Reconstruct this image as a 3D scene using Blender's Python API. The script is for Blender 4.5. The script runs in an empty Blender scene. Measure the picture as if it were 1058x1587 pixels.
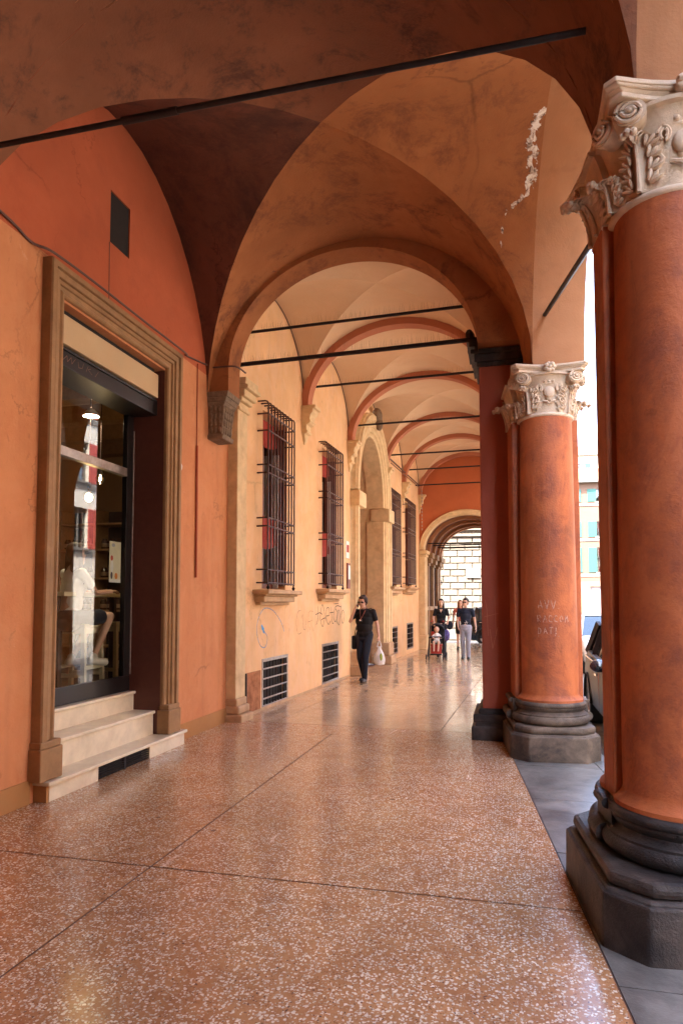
import bpy, bmesh, math, random
from mathutils import Vector, Matrix
R = math.radians
random.seed(7)
scene = bpy.context.scene
COL = scene.collection

# ------------------------------------------------------------------ camera, sky, sun, exposure
cam_d = bpy.data.cameras.new('camera')
cam = bpy.data.objects.new('camera', cam_d)
COL.objects.link(cam)
scene.camera = cam
cam.location = (0, 0, 1.57)
PITCH, YAW = 3.247, 13.963
cam.rotation_euler = (R(90 + PITCH), 0, R(YAW))
cam_d.sensor_fit = 'VERTICAL'
cam_d.sensor_height = 36.0
cam_d.lens = 36.0 * 1040.0 / 1587.0
cam_d.shift_y = (877.0 - 793.5) / 1587.0
cam_d.clip_start = 0.05
cam_d.clip_end = 3000

SUN_EL, SUN_AZ = R(56), Vector((-0.50, -0.86))      # towards the sun, horizontally
SUN_AZ.normalize()
world = bpy.data.worlds.new('World')
scene.world = world
world.use_nodes = True
wn = world.node_tree
bg = wn.nodes['Background']
sky = wn.nodes.new('ShaderNodeTexSky')
sky.sky_type = 'NISHITA'
sky.sun_disc = False
sky.sun_elevation = SUN_EL
sky.sun_rotation = math.atan2(SUN_AZ.x, SUN_AZ.y)
sky.air_density = 1.0
sky.dust_density = 2.5
sky.ozone_density = 1.0
wn.links.new(sky.outputs[0], bg.inputs[0])
bg.inputs[1].default_value = 0.15
sun_d = bpy.data.lights.new('sun', 'SUN')
sun = bpy.data.objects.new('sun', sun_d)
COL.objects.link(sun)
sun_d.energy = 2.5
sun_d.angle = R(0.53)
sun_d.color = (1.0, 0.93, 0.82)
to_sun = Vector((SUN_AZ.x * math.cos(SUN_EL), SUN_AZ.y * math.cos(SUN_EL), math.sin(SUN_EL)))
sun.rotation_euler = to_sun.to_track_quat('Z', 'Y').to_euler()
sun.location = (-30, -15, 60)
scene.view_settings.view_transform = 'Standard'
scene.view_settings.look = 'None'
scene.view_settings.exposure = 4.2
scene.view_settings.gamma = 1.0
scene.view_settings.use_curve_mapping = False
scene.render.engine = 'CYCLES'
cy = scene.cycles
cy.max_bounces = 10
cy.diffuse_bounces = 5
cy.glossy_bounces = 4
cy.transmission_bounces = 6
cy.transparent_max_bounces = 12
cy.sample_clamp_indirect = 8.0
cy.caustics_reflective = False
cy.caustics_refractive = False
try:
    cy.use_denoising = True
    cy.denoiser = 'OPENIMAGEDENOISE'
    cy.denoising_input_passes = 'RGB_ALBEDO_NORMAL'
except Exception:
    pass

# ------------------------------------------------------------------ materials
def _nodes(name):
    m = bpy.data.materials.new(name)
    m.use_nodes = True
    nt = m.node_tree
    return m, nt, nt.nodes['Principled BSDF']

def _n(nt, kind, **kw):
    n = nt.nodes.new(kind)
    for k, v in kw.items():
        if k in n.inputs.keys() if hasattr(n.inputs, 'keys') else False:
            n.inputs[k].default_value = v
        else:
            setattr(n, k, v)
    return n

def _ramp(nt, fac, stops):
    r = nt.nodes.new('ShaderNodeValToRGB')
    el = r.color_ramp.elements
    while len(el) < len(stops):
        el.new(0.5)
    for e, (p, c) in zip(el, stops):
        e.position = p
        e.color = (c[0], c[1], c[2], 1) if not isinstance(c, (int, float)) else (c, c, c, 1)
    nt.links.new(fac, r.inputs[0])
    return r.outputs[0]

def _noise(nt, vec, scale, detail=4, rough=0.55, dist=0.0):
    n = nt.nodes.new('ShaderNodeTexNoise')
    n.inputs['Scale'].default_value = scale
    n.inputs['Detail'].default_value = detail
    n.inputs['Roughness'].default_value = rough
    n.inputs['Distortion'].default_value = dist
    nt.links.new(vec, n.inputs['Vector'])
    return n.outputs['Fac']

def _mix(nt, fac, a, b, mode='MIX'):
    n = nt.nodes.new('ShaderNodeMix')
    n.data_type = 'RGBA'
    n.blend_type = mode
    for sock, v in ((n.inputs[0], fac), (n.inputs[6], a), (n.inputs[7], b)):
        if isinstance(v, (int, float)):
            sock.default_value = v
        elif isinstance(v, tuple):
            sock.default_value = (v[0], v[1], v[2], 1)
        else:
            nt.links.new(v, sock)
    return n.outputs[2]

def _pos(nt, sx=1, sy=1, sz=1):
    g = nt.nodes.new('ShaderNodeNewGeometry')
    if (sx, sy, sz) == (1, 1, 1):
        return g.outputs['Position']
    mp = nt.nodes.new('ShaderNodeMapping')
    mp.inputs['Scale'].default_value = (sx, sy, sz)
    nt.links.new(g.outputs['Position'], mp.inputs[0])
    return mp.outputs[0]

def _bump(nt, bsdf, h, strength, dist=0.01):
    b = nt.nodes.new('ShaderNodeBump')
    b.inputs['Strength'].default_value = strength
    b.inputs['Distance'].default_value = dist
    nt.links.new(h, b.inputs['Height'])
    nt.links.new(b.outputs[0], bsdf.inputs['Normal'])

def sc(c, k):
    return tuple(min(1.0, x * k) for x in c)

def plaster(name, col, var=0.16, stain=None, stain_lo=0.58, stain_hi=0.72, stain_amt=0.7, rough=0.85, bump=0.35, stain2=None, scale=1.0, streak=0.0, crack=0.0, patch=None, patch_amt=0.5):
    m, nt, b = _nodes(name)
    p = _pos(nt)
    big = _noise(nt, p, 0.9 * scale, 5, 0.6, 0.4)
    mid = _noise(nt, p, 5.0 * scale, 6, 0.65, 0.3)
    fine = _noise(nt, p, 60.0 * scale, 3, 0.6)
    c1 = _ramp(nt, big, [(0.3, sc(col, 1 - var)), (0.7, sc(col, 1 + var * 0.8))])
    f2 = _ramp(nt, mid, [(0.35, 0.0), (0.7, 1.0)])
    c2 = _mix(nt, f2, c1, sc((col[0] * 1.05, col[1] * 0.97, col[2] * 0.9), 1 - var * 0.6))
    # multiply keeps the blotches subtle
    out = _mix(nt, 0.55, c1, c2)
    if stain is not None:
        s1 = _noise(nt, _pos(nt, 1.0, 1.0, 1.0), 1.9 * scale, 12, 0.76, 0.35)
        sm = _ramp(nt, s1, [(stain_lo, 0.0), (stain_hi, stain_amt)])
        out = _mix(nt, sm, out, stain)
    if patch is not None:
        s4 = _noise(nt, _pos(nt, 1, 1, 0.6), 2.7, 9, 0.72, 0.9)
        out = _mix(nt, _ramp(nt, s4, [(0.50, 0.0), (0.56, patch_amt)]), out, patch)
        s5 = _noise(nt, _pos(nt, 1, 1, 0.5), 9.0, 8, 0.75, 0.6)
        out = _mix(nt, _ramp(nt, s5, [(0.60, 0.0), (0.66, patch_amt)]), out, sc(col, 0.42))
    if streak > 0:
        s3 = _noise(nt, _pos(nt, 3.0, 3.0, 0.25), 2.2, 6, 0.6, 0.2)
        sm3 = _ramp(nt, s3, [(0.52, 0.0), (0.75, streak)])
        out = _mix(nt, sm3, out, sc(col, 0.45))
    if stain2 is not None:
        s2 = _noise(nt, p, 7.0, 6, 0.7, 0.8)
        sm2 = _ramp(nt, s2, [(0.66, 0.0), (0.72, 0.8)])
        out = _mix(nt, sm2, out, stain2)
    if crack > 0:
        v = nt.nodes.new('ShaderNodeTexVoronoi')
        v.feature = 'DISTANCE_TO_EDGE'
        v.inputs['Scale'].default_value = 0.55
        ps = _noise(nt, p, 2.2, 6, 0.6)
        ad = nt.nodes.new('ShaderNodeVectorMath'); ad.operation = 'MULTIPLY_ADD'
        nt.links.new(ps, ad.inputs[0]); ad.inputs[1].default_value = (1.1, 1.1, 1.1)
        nt.links.new(p, ad.inputs[2])
        nt.links.new(ad.outputs[0], v.inputs['Vector'])
        cm = _ramp(nt, v.outputs['Distance'], [(0.0, crack), (0.012, 0.0)])
        gate = _ramp(nt, _noise(nt, p, 0.8, 2), [(0.5, 0.0), (0.6, 1.0)])
        mm = nt.nodes.new('ShaderNodeMath'); mm.operation = 'MULTIPLY'
        nt.links.new(cm, mm.inputs[0]); nt.links.new(gate, mm.inputs[1])
        out = _mix(nt, mm.outputs[0], out, sc(col, 0.25))
    nt.links.new(out, b.inputs['Base Color'])
    b.inputs['Roughness'].default_value = rough
    b.inputs['Specular IOR Level'].default_value = 0.25
    add = nt.nodes.new('ShaderNodeMath'); add.operation = 'MULTIPLY_ADD'
    nt.links.new(mid, add.inputs[0]); add.inputs[1].default_value = 1.6
    nt.links.new(fine, add.inputs[2])
    _bump(nt, b, add.outputs[0], bump, 0.006)
    return m

def stone(name, col, var=0.25, dark=(0.05, 0.04, 0.035), dlo=0.5, dhi=0.75, damt=0.5, rough=0.7, bump=0.5, scale=1.0):
    m, nt, b = _nodes(name)
    p = _pos(nt)
    n1 = _noise(nt, p, 6 * scale, 7, 0.65, 0.3)
    n2 = _noise(nt, p, 2.2 * scale, 6, 0.7, 0.5)
    n3 = _noise(nt, p, 90 * scale, 3, 0.7)
    c = _ramp(nt, n1, [(0.3, sc(col, 1 - var)), (0.7, sc(col, 1 + var))])
    d = _ramp(nt, n2, [(dlo, 0.0), (dhi, damt)])
    c = _mix(nt, d, c, dark)
    nt.links.new(c, b.inputs['Base Color'])
    b.inputs['Roughness'].default_value = rough
    b.inputs['Specular IOR Level'].default_value = 0.3
    add = nt.nodes.new('ShaderNodeMath'); add.operation = 'MULTIPLY_ADD'
    nt.links.new(n1, add.inputs[0]); add.inputs[1].default_value = 2.0
    nt.links.new(n3, add.inputs[2])
    _bump(nt, b, add.outputs[0], bump, 0.006)
    return m

def plain(name, col, rough=0.6, metal=0.0, var=0.12, bump=0.08, scale=14, spec=0.4, coat=0.0):
    m, nt, b = _nodes(name)
    p = _pos(nt)
    n1 = _noise(nt, p, scale, 5, 0.6)
    c = _ramp(nt, n1, [(0.3, sc(col, 1 - var)), (0.7, sc(col, 1 + var))])
    nt.links.new(c, b.inputs['Base Color'])
    b.inputs['Roughness'].default_value = rough
    b.inputs['Metallic'].default_value = metal
    b.inputs['Specular IOR Level'].default_value = spec
    b.inputs['Coat Weight'].default_value = coat
    b.inputs['Coat Roughness'].default_value = 0.05
    if bump:
        _bump(nt, b, n1, bump, 0.004)
    return m

def emit(name, col, strength):
    m, nt, b = _nodes(name)
    b.inputs['Base Color'].default_value = (col[0], col[1], col[2], 1)
    b.inputs['Emission Color'].default_value = (col[0], col[1], col[2], 1)
    b.inputs['Emission Strength'].default_value = strength
    return m

def glass(name, tint=(0.9, 0.95, 0.93), refl=1.0, rough=0.0):
    m = bpy.data.materials.new(name)
    m.use_nodes = True
    nt = m.node_tree
    nt.nodes.clear()
    o = nt.nodes.new('ShaderNodeOutputMaterial')
    mx = nt.nodes.new('ShaderNodeMixShader')
    tr = nt.nodes.new('ShaderNodeBsdfTransparent')
    tr.inputs[0].default_value = (tint[0], tint[1], tint[2], 1)
    gl = nt.nodes.new('ShaderNodeBsdfGlossy')
    gl.inputs['Roughness'].default_value = rough
    fr = nt.nodes.new('ShaderNodeFresnel')
    fr.inputs[0].default_value = 1.52
    mu = nt.nodes.new('ShaderNodeMath'); mu.operation = 'MULTIPLY'; mu.use_clamp = True
    mu.inputs[1].default_value = 1.9 * refl
    nt.links.new(fr.outputs[0], mu.inputs[0])
    nt.links.new(mu.outputs[0], mx.inputs[0])
    nt.links.new(tr.outputs[0], mx.inputs[1])
    nt.links.new(gl.outputs[0], mx.inputs[2])
    nt.links.new(mx.outputs[0], o.inputs[0])
    return m

def terrazzo(name, base, base2, white, dark, rough=0.2, scale=34.0, amt=1.0):
    m, nt, b = _nodes(name)
    p = _pos(nt, 1, 1, 0)
    wob = nt.nodes.new('ShaderNodeTexNoise')
    wob.inputs['Scale'].default_value = 55
    nt.links.new(p, wob.inputs['Vector'])
    ad = nt.nodes.new('ShaderNodeVectorMath'); ad.operation = 'MULTIPLY_ADD'
    nt.links.new(wob.outputs['Color'], ad.inputs[0]); ad.inputs[1].default_value = (0.022, 0.022, 0)
    nt.links.new(p, ad.inputs[2])
    q = ad.outputs[0]
    def chips(sc_, lo, hi, keep, seedshift):
        mp = nt.nodes.new('ShaderNodeMapping')
        mp.inputs['Location'].default_value = (seedshift, seedshift * 0.7, 0)
        nt.links.new(q, mp.inputs[0])
        v = nt.nodes.new('ShaderNodeTexVoronoi')
        v.inputs['Scale'].default_value = sc_
        v.inputs['Randomness'].default_value = 1.0
        nt.links.new(mp.outputs[0], v.inputs['Vector'])
        edge = _ramp(nt, v.outputs['Distance'], [(lo, 1.0), (hi, 0.0)])
        sp = nt.nodes.new('ShaderNodeSeparateColor')
        nt.links.new(v.outputs['Color'], sp.inputs[0])
        k = nt.nodes.new('ShaderNodeMath'); k.operation = 'GREATER_THAN'; k.inputs[1].default_value = 1 - keep
        nt.links.new(sp.outputs[0], k.inputs[0])
        mu = nt.nodes.new('ShaderNodeMath'); mu.operation = 'MULTIPLY'
        nt.links.new(edge, mu.inputs[0]); nt.links.new(k.outputs[0], mu.inputs[1])
        return mu.outputs[0], sp.outputs[1]
    big = _noise(nt, p, 0.8, 5, 0.6, 0.3)
    mid = _noise(nt, p, 9.0, 4, 0.6)
    c = _ramp(nt, big, [(0.32, base), (0.68, base2)])
    c = _mix(nt, 0.45, c, _ramp(nt, mid, [(0.3, sc(base, 0.7)), (0.7, sc(base2, 1.15))]))
    f1, r1 = chips(scale * 1.9, 0.38, 0.48, 0.60 * amt, 3.1)
    c = _mix(nt, f1, c, _ramp(nt, r1, [(0.0, sc(base, 0.62)), (0.5, sc(base2, 0.85)), (1.0, sc(white, 0.62))]))
    f2, r2 = chips(scale * 1.35, 0.34, 0.44, 0.50 * amt, 0.0)
    c = _mix(nt, f2, c, _ramp(nt, r2, [(0.0, sc(white, 0.7)), (1.0, white)]))
    f3, r3 = chips(scale * 1.0, 0.32, 0.42, 0.36 * amt, 7.7)
    c = _mix(nt, f3, c, _ramp(nt, r3, [(0.0, sc(white, 0.8)), (1.0, white)]))
    f4, r4 = chips(scale * 1.5, 0.26, 0.34, 0.14 * amt, 12.3)
    c = _mix(nt, f4, c, dark)
    dirt = _ramp(nt, _noise(nt, p, 1.3, 8, 0.72, 0.6), [(0.45, 0.0), (0.75, 0.5)])
    c = _mix(nt, dirt, c, sc(base, 0.5))
    gv = nt.nodes.new('ShaderNodeTexVoronoi'); gv.inputs['Scale'].default_value = 1.7
    nt.links.new(q, gv.inputs['Vector'])
    c = _mix(nt, _ramp(nt, gv.outputs['Distance'], [(0.028, 0.7), (0.04, 0.0)]), c, sc(dark, 0.8))
    nt.links.new(c, b.inputs['Base Color'])
    wear = _noise(nt, _pos(nt, 1.6, 0.6, 0), 2.6, 7, 0.7, 0.5)
    rr = _ramp(nt, wear, [(0.3, rough * 0.6), (0.7, rough * 2.0)])
    nt.links.new(rr, b.inputs['Roughness'])
    b.inputs['Specular IOR Level'].default_value = 0.72
    _bump(nt, b, _noise(nt, p, 3.0, 3, 0.5), 0.07, 0.01)
    return m

def spray(name, col, amt=0.8, scale=30, lo=0.35, hi=0.6):
    m, nt, b = _nodes(name)
    b.inputs['Base Color'].default_value = (col[0], col[1], col[2], 1)
    b.inputs['Roughness'].default_value = 0.9
    mask = _ramp(nt, _noise(nt, _pos(nt), scale, 5, 0.7), [(lo, 0.0), (hi, amt)])
    tr = nt.nodes.new('ShaderNodeBsdfTransparent'); mx = nt.nodes.new('ShaderNodeMixShader')
    nt.links.new(mask, mx.inputs[0]); nt.links.new(tr.outputs[0], mx.inputs[1]); nt.links.new(b.outputs[0], mx.inputs[2])
    nt.links.new(mx.outputs[0], nt.nodes['Material Output'].inputs[0])
    return m

M = {}
M['wall1'] = plaster('orange_plaster', (0.60, 0.255, 0.115), 0.16, stain=(0.48, 0.15, 0.06), stain_lo=0.48, stain_hi=0.75, stain_amt=0.55, crack=0.4, streak=0.20, stain2=(0.64, 0.33, 0.18), patch=(0.64, 0.30, 0.145), patch_amt=0.3)
M['wall1up'] = plaster('red_orange_upper_plaster', (0.47, 0.118, 0.052), 0.16, stain=(0.30, 0.070, 0.036), stain_lo=0.52, stain_hi=0.8, stain_amt=0.5, crack=0.35)
M['vaultdark'] = plaster('shaded_sooty_plaster', (0.165, 0.064, 0.039), 0.26, stain=(0.055, 0.026, 0.022), stain_lo=0.46, stain_hi=0.62, stain_amt=0.65, stain2=(0.24, 0.09, 0.05), crack=0.6, bump=0.5)  # left cell: soot stains, and shade put into the darker base
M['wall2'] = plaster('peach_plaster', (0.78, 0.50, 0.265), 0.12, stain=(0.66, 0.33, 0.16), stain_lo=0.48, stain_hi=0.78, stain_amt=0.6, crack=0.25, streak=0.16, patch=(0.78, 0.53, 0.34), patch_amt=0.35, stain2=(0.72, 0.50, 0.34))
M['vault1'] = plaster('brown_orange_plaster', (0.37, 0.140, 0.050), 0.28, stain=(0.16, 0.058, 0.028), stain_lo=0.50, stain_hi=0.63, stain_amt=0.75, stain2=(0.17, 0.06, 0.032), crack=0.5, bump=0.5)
M['vaultmid'] = plaster('shaded_brown_plaster', (0.225, 0.088, 0.044), 0.26, stain=(0.070, 0.032, 0.024), stain_lo=0.50, stain_hi=0.62, stain_amt=0.75, stain2=(0.30, 0.12, 0.055), crack=0.6, bump=0.5)  # mid tone of the vault plaster: grime, and shade put into the base
M['arch1'] = plaster('ochre_plaster', (0.42, 0.19, 0.085), 0.2, stain=(0.20, 0.075, 0.04), stain_lo=0.55, stain_hi=0.75, stain_amt=0.5, streak=0.3)
M['vault2'] = plaster('cream_plaster', (0.68, 0.47, 0.29), 0.08, stain=(0.56, 0.34, 0.19), stain_lo=0.5, stain_hi=0.85, stain_amt=0.4)
M['rib'] = plaster('terracotta_paint', (0.47, 0.18, 0.10), 0.14)
M['column'] = plaster('red_orange_plaster', (0.41, 0.108, 0.034), 0.30, stain=(0.13, 0.034, 0.024), stain_lo=0.47, stain_hi=0.62, stain_amt=0.6, streak=0.6, crack=0.6, stain2=(0.48, 0.15, 0.06), patch=(0.46, 0.130, 0.043), patch_amt=0.45, rough=0.6, bump=0.5)
M['pilaster'] = plaster('dark_red_plaster', (0.38, 0.100, 0.056), 0.16, stain=(0.17, 0.048, 0.035), stain_amt=0.4)
M['endwall'] = plaster('rust_red_plaster', (0.48, 0.14, 0.055), 0.14, stain=(0.30, 0.07, 0.035), stain_amt=0.4)
M['skirting'] = plaster('ochre_skirting_paint', (0.42, 0.21, 0.08), 0.16, stain=(0.30, 0.16, 0.08), stain_amt=0.5)
M['frame'] = stone('ochre_door_stone', (0.32, 0.18, 0.082), 0.18, dark=(0.15, 0.08, 0.04), rough=0.65, bump=0.3)
M['panel'] = plaster('beige_render', (0.56, 0.41, 0.24), 0.08)
M['marble'] = stone('cream_marble', (0.72, 0.62, 0.46), 0.12, dark=(0.46, 0.32, 0.19), dlo=0.5, dhi=0.8, damt=0.5, rough=0.28, bump=0.1)
M['cap'] = stone('pale_limestone', (0.62, 0.47, 0.33), 0.14, dark=(0.30, 0.16, 0.09), dlo=0.52, dhi=0.8, damt=0.55, rough=0.8, bump=0.6, scale=1.6)
M['base'] = stone('dark_weathered_stone', (0.085, 0.062, 0.050), 0.5, dark=(0.014, 0.011, 0.011), dlo=0.36, dhi=0.58, damt=0.85, rough=0.5, bump=1.0)  # for the near column base, whose shade is put into the colour
M['base2'] = stone('brown_weathered_stone', (0.145, 0.100, 0.068), 0.4, dark=(0.028, 0.020, 0.018), dlo=0.40, dhi=0.60, damt=0.8, rough=0.65, bump=0.8)
M['sandstone'] = stone('yellow_sandstone', (0.68, 0.50, 0.28), 0.14, dark=(0.42, 0.24, 0.12), dlo=0.5, dhi=0.75, damt=0.55, rough=0.8, bump=0.4)
M['corbel'] = stone('dark_carved_stone', (0.22, 0.15, 0.095), 0.3, dark=(0.05, 0.035, 0.025), rough=0.75, bump=0.9, scale=2.5)
M['sill'] = stone('window_sill_stone', (0.52, 0.34, 0.19), 0.16, dark=(0.30, 0.14, 0.07), rough=0.75, bump=0.4)
M['slab'] = stone('grey_pavement_stone', (0.22, 0.20, 0.175), 0.2, dark=(0.05, 0.045, 0.042), dlo=0.38, dhi=0.62, damt=0.75, rough=0.28, bump=0.25)
M['joint'] = plain('floor_joint', (0.10, 0.045, 0.03), 0.7)
M['terrazzo'] = terrazzo('red_terrazzo', (0.38, 0.155, 0.066), (0.53, 0.285, 0.125), (0.90, 0.80, 0.63), (0.09, 0.045, 0.045), 0.15, 54)
M['terrazzo2'] = terrazzo('pale_terrazzo', (0.52, 0.30, 0.145), (0.64, 0.43, 0.235), (0.82, 0.69, 0.53), (0.14, 0.08, 0.07), 0.11, 46, 0.8)
M['asphalt'] = plain('street_paving', (0.17, 0.16, 0.145), 0.8, var=0.25, bump=0.4, scale=9)
M['iron'] = plain('dark_iron', (0.035, 0.022, 0.02), 0.5, 0.6, 0.3)
M['rod'] = plain('black_rod_paint', (0.022, 0.016, 0.017), 0.55, 0.3, 0.3)
M['grille'] = plain('bronze_grille_paint', (0.085, 0.045, 0.04), 0.45, 0.3, 0.3)
M['grate'] = plain('grey_grate_metal', (0.33, 0.28, 0.25), 0.45, 0.7, 0.25)
M['dark'] = plain('dark_recess', (0.02, 0.014, 0.012), 0.9)
M['brownpaint'] = plain('dark_brown_paint', (0.115, 0.036, 0.024), 0.55, var=0.12, bump=0.05)
M['blackframe'] = plain('black_metal_frame', (0.018, 0.014, 0.014), 0.35, 0.3)
M['cable'] = plain('grey_brown_cable', (0.12, 0.06, 0.045), 0.6)
M['conduit'] = plain('red_conduit_paint', (0.36, 0.075, 0.03), 0.6)
M['wood'] = plain('red_brown_wood', (0.20, 0.06, 0.035), 0.5, var=0.25, scale=8)
M['white'] = plain('white_paint', (0.80, 0.78, 0.73), 0.5, var=0.04)
M['shelfpaint'] = plain('faded_sign_paint', (0.22, 0.13, 0.09), 0.7)
M['redcloth'] = plain('red_cloth', (0.34, 0.032, 0.018), 0.8, var=0.15)
M['glass'] = glass('window_glass')
M['winglass'] = glass('dark_window_glass', (0.5, 0.55, 0.55), 1.6)
M['rust'] = plaster('rusty_hatch_paint', (0.50, 0.22, 0.10), 0.2, stain=(0.20, 0.07, 0.03), stain_lo=0.42, stain_hi=0.62, stain_amt=0.8, scale=3.0)

# ------------------------------------------------------------------ mesh helpers
class MB:
    """collects shapes in one mesh; F maps the builder's coordinates to the thing's own"""
    def __init__(s, F=None):
        s.v, s.f, s.F = [], [], F or Matrix.Identity(4)
    def add(s, vs, fs):
        o = len(s.v)
        s.v += [s.F @ Vector(p) for p in vs]
        s.f += [tuple(o + i for i in f) for f in fs]
        return s
    def box(s, x0, x1, y0, y1, z0, z1):
        v = [(x0, y0, z0), (x1, y0, z0), (x1, y1, z0), (x0, y1, z0), (x0, y0, z1), (x1, y0, z1), (x1, y1, z1), (x0, y1, z1)]
        return s.add(v, [(0, 3, 2, 1), (4, 5, 6, 7), (0, 1, 5, 4), (1, 2, 6, 5), (2, 3, 7, 6), (3, 0, 4, 7)])
    def prism(s, poly, z0, z1, poly2=None):
        n = len(poly)
        p2 = poly2 or poly
        v = [(x, y, z0) for x, y in poly] + [(x, y, z1) for x, y in p2]
        f = [tuple(range(n - 1, -1, -1)), tuple(range(n, 2 * n))]
        f += [(i, (i + 1) % n, n + (i + 1) % n, n + i) for i in range(n)]
        return s.add(v, f)
    def lathe(s, prof, cx=0, cy=0, n=32, a0=0, a1=2 * math.pi, cap=True):
        full = abs(a1 - a0 - 2 * math.pi) < 1e-6
        m = n if full else n + 1
        v, f = [], []
        for r, z in prof:
            for i in range(m):
                a = a0 + (a1 - a0) * i / n
                v.append((cx + r * math.cos(a), cy + r * math.sin(a), z))
        for j in range(len(prof) - 1):
            for i in range(n):
                i2 = (i + 1) % m
                f.append((j * m + i, j * m + i2, (j + 1) * m + i2, (j + 1) * m + i))
        if cap and full:
            f.append(tuple(range(m - 1, -1, -1)))
            k = (len(prof) - 1) * m
            f.append(tuple(range(k, k + m)))
        return s.add(v, f)
    def grid(s, fn, nu, nv, closed=False):
        v = [fn(i / nu, j / nv) for j in range(nv + 1) for i in range(nu + 1)]
        f = [(j * (nu + 1) + i, j * (nu + 1) + i + 1, (j + 1) * (nu + 1) + i + 1, (j + 1) * (nu + 1) + i) for j in range(nv) for i in range(nu)]
        return s.add(v, f)
    def tube(s, pts, r, n=8, cap=True):
        pts = [Vector(p) for p in pts]
        rs = r if isinstance(r, (list, tuple)) else [r] * len(pts)
        v, f = [], []
        up = None
        for i, p in enumerate(pts):
            d = (pts[min(i + 1, len(pts) - 1)] - pts[max(i - 1, 0)])
            if d.length < 1e-9: d = Vector((0, 0, 1))
            d.normalize()
            if up is None:
                up = Vector((0, 0, 1)) if abs(d.z) < 0.9 else Vector((1, 0, 0))
            x = d.cross(up)
            if x.length < 1e-6:
                up = Vector((1, 0, 0)) if abs(d.x) < 0.9 else Vector((0, 1, 0)); x = d.cross(up)
            x.normalize(); y = d.cross(x).normalized(); up = -y if False else up
            for k in range(n):
                a = 2 * math.pi * k / n
                v.append(tuple(p + (x * math.cos(a) + y * math.sin(a)) * rs[i]))
        for i in range(len(pts) - 1):
            for k in range(n):
                k2 = (k + 1) % n
                f.append((i * n + k, i * n + k2, (i + 1) * n + k2, (i + 1) * n + k))
        if cap:
            f.append(tuple(range(n - 1, -1, -1)))
            b = (len(pts) - 1) * n
            f.append(tuple(range(b, b + n)))
        return s.add(v, f)
    def bar(s, a, b, w, h, up=(0, 0, 1)):
        a, b = Vector(a), Vector(b)
        d = (b - a).normalized(); u = Vector(up)
        x = d.cross(u)
        if x.length < 1e-6: u = Vector((1, 0, 0)); x = d.cross(u)
        x.normalize(); y = x.cross(d)
        v = [tuple(p + x * sx * w / 2 + y * sy * h / 2) for p in (a, b) for sx, sy in ((-1, -1), (1, -1), (1, 1), (-1, 1))]
        return s.add(v, [(3, 2, 1, 0), (4, 5, 6, 7), (0, 1, 5, 4), (1, 2, 6, 5), (2, 3, 7, 6), (3, 0, 4, 7)])
    def ell(s, c, rx, ry, rz, n=14, m=10, T=None):
        c = Vector(c); T = T or Matrix.Identity(3)
        v = [tuple(c + T @ Vector((0, 0, -rz)))]
        for j in range(1, m):
            t = -math.pi / 2 + math.pi * j / m
            for i in range(n):
                a = 2 * math.pi * i / n
                v.append(tuple(c + T @ Vector((rx * math.cos(t) * math.cos(a), ry * math.cos(t) * math.sin(a), rz * math.sin(t)))))
        v.append(tuple(c + T @ Vector((0, 0, rz))))
        f = [(0, 1 + (i + 1) % n, 1 + i) for i in range(n)]
        for j in range(m - 2):
            for i in range(n):
                i2 = (i + 1) % n
                f.append((1 + j * n + i, 1 + j * n + i2, 1 + (j + 1) * n + i2, 1 + (j + 1) * n + i))
        t = len(v) - 1; b = 1 + (m - 2) * n
        f += [(b + i, b + (i + 1) % n, t) for i in range(n)]
        return s.add(v, f)
    def sweep(s, path, prof, put, closed=False):
        """path: (u,z) polyline; prof: (offset to the left of travel, height off the wall); put(u,z,h) -> xyz"""
        n = len(path); v, f = [], []
        for i in range(n):
            p = Vector(path[i])
            d1 = (p - Vector(path[i - 1])).normalized() if i > 0 else None
            d2 = (Vector(path[i + 1]) - p).normalized() if i < n - 1 else None
            d1 = d1 or d2; d2 = d2 or d1
            n1 = Vector((-d1.y, d1.x)); n2 = Vector((-d2.y, d2.x))
            nn = (n1 + n2)
            nn = nn / max(1e-6, nn.dot(n1))
            for o, h in prof:
                q = p + nn * o
                v.append(put(q.x, q.y, h))
        m = len(prof)
        for i in range(n - 1):
            for k in range(m - 1):
                f.append((i * m + k, i * m + k + 1, (i + 1) * m + k + 1, (i + 1) * m + k))
        f.append(tuple(range(m))); f.append(tuple((n - 1) * m + k for k in range(m - 1, -1, -1)))
        return s.add(v, f)
    def mesh(s, name, mat, smooth=True, angle=40):
        me = bpy.data.meshes.new(name)
        me.from_pydata([tuple(p) for p in s.v], [], s.f)
        me.validate(clean_customdata=False)
        bm = bmesh.new(); bm.from_mesh(me)
        bmesh.ops.recalc_face_normals(bm, faces=bm.faces[:])
        if smooth:
            lim = R(angle)
            for fc in bm.faces: fc.smooth = True
            for e in bm.edges:
                if len(e.link_faces) != 2 or e.calc_face_angle(0) > lim: e.smooth = False
        bm.to_mesh(me); bm.free()
        mats = mat if isinstance(mat, (list, tuple)) else [mat]
        for x in mats: me.materials.append(M[x] if isinstance(x, str) else x)
        return me
    def build(s, name, mat, parent=None, smooth=True, angle=40, bevel=0.0, **tags):
        o = bpy.data.objects.new(name, s.mesh(name, mat, smooth, angle))
        COL.objects.link(o)
        if parent is not None: o.parent = parent
        if bevel:
            b = o.modifiers.new('bevel', 'BEVEL'); b.width = bevel; b.segments = 2; b.limit_method = 'ANGLE'; b.angle_limit = R(35)
        for k, val in tags.items(): o[k] = val
        return o

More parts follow.
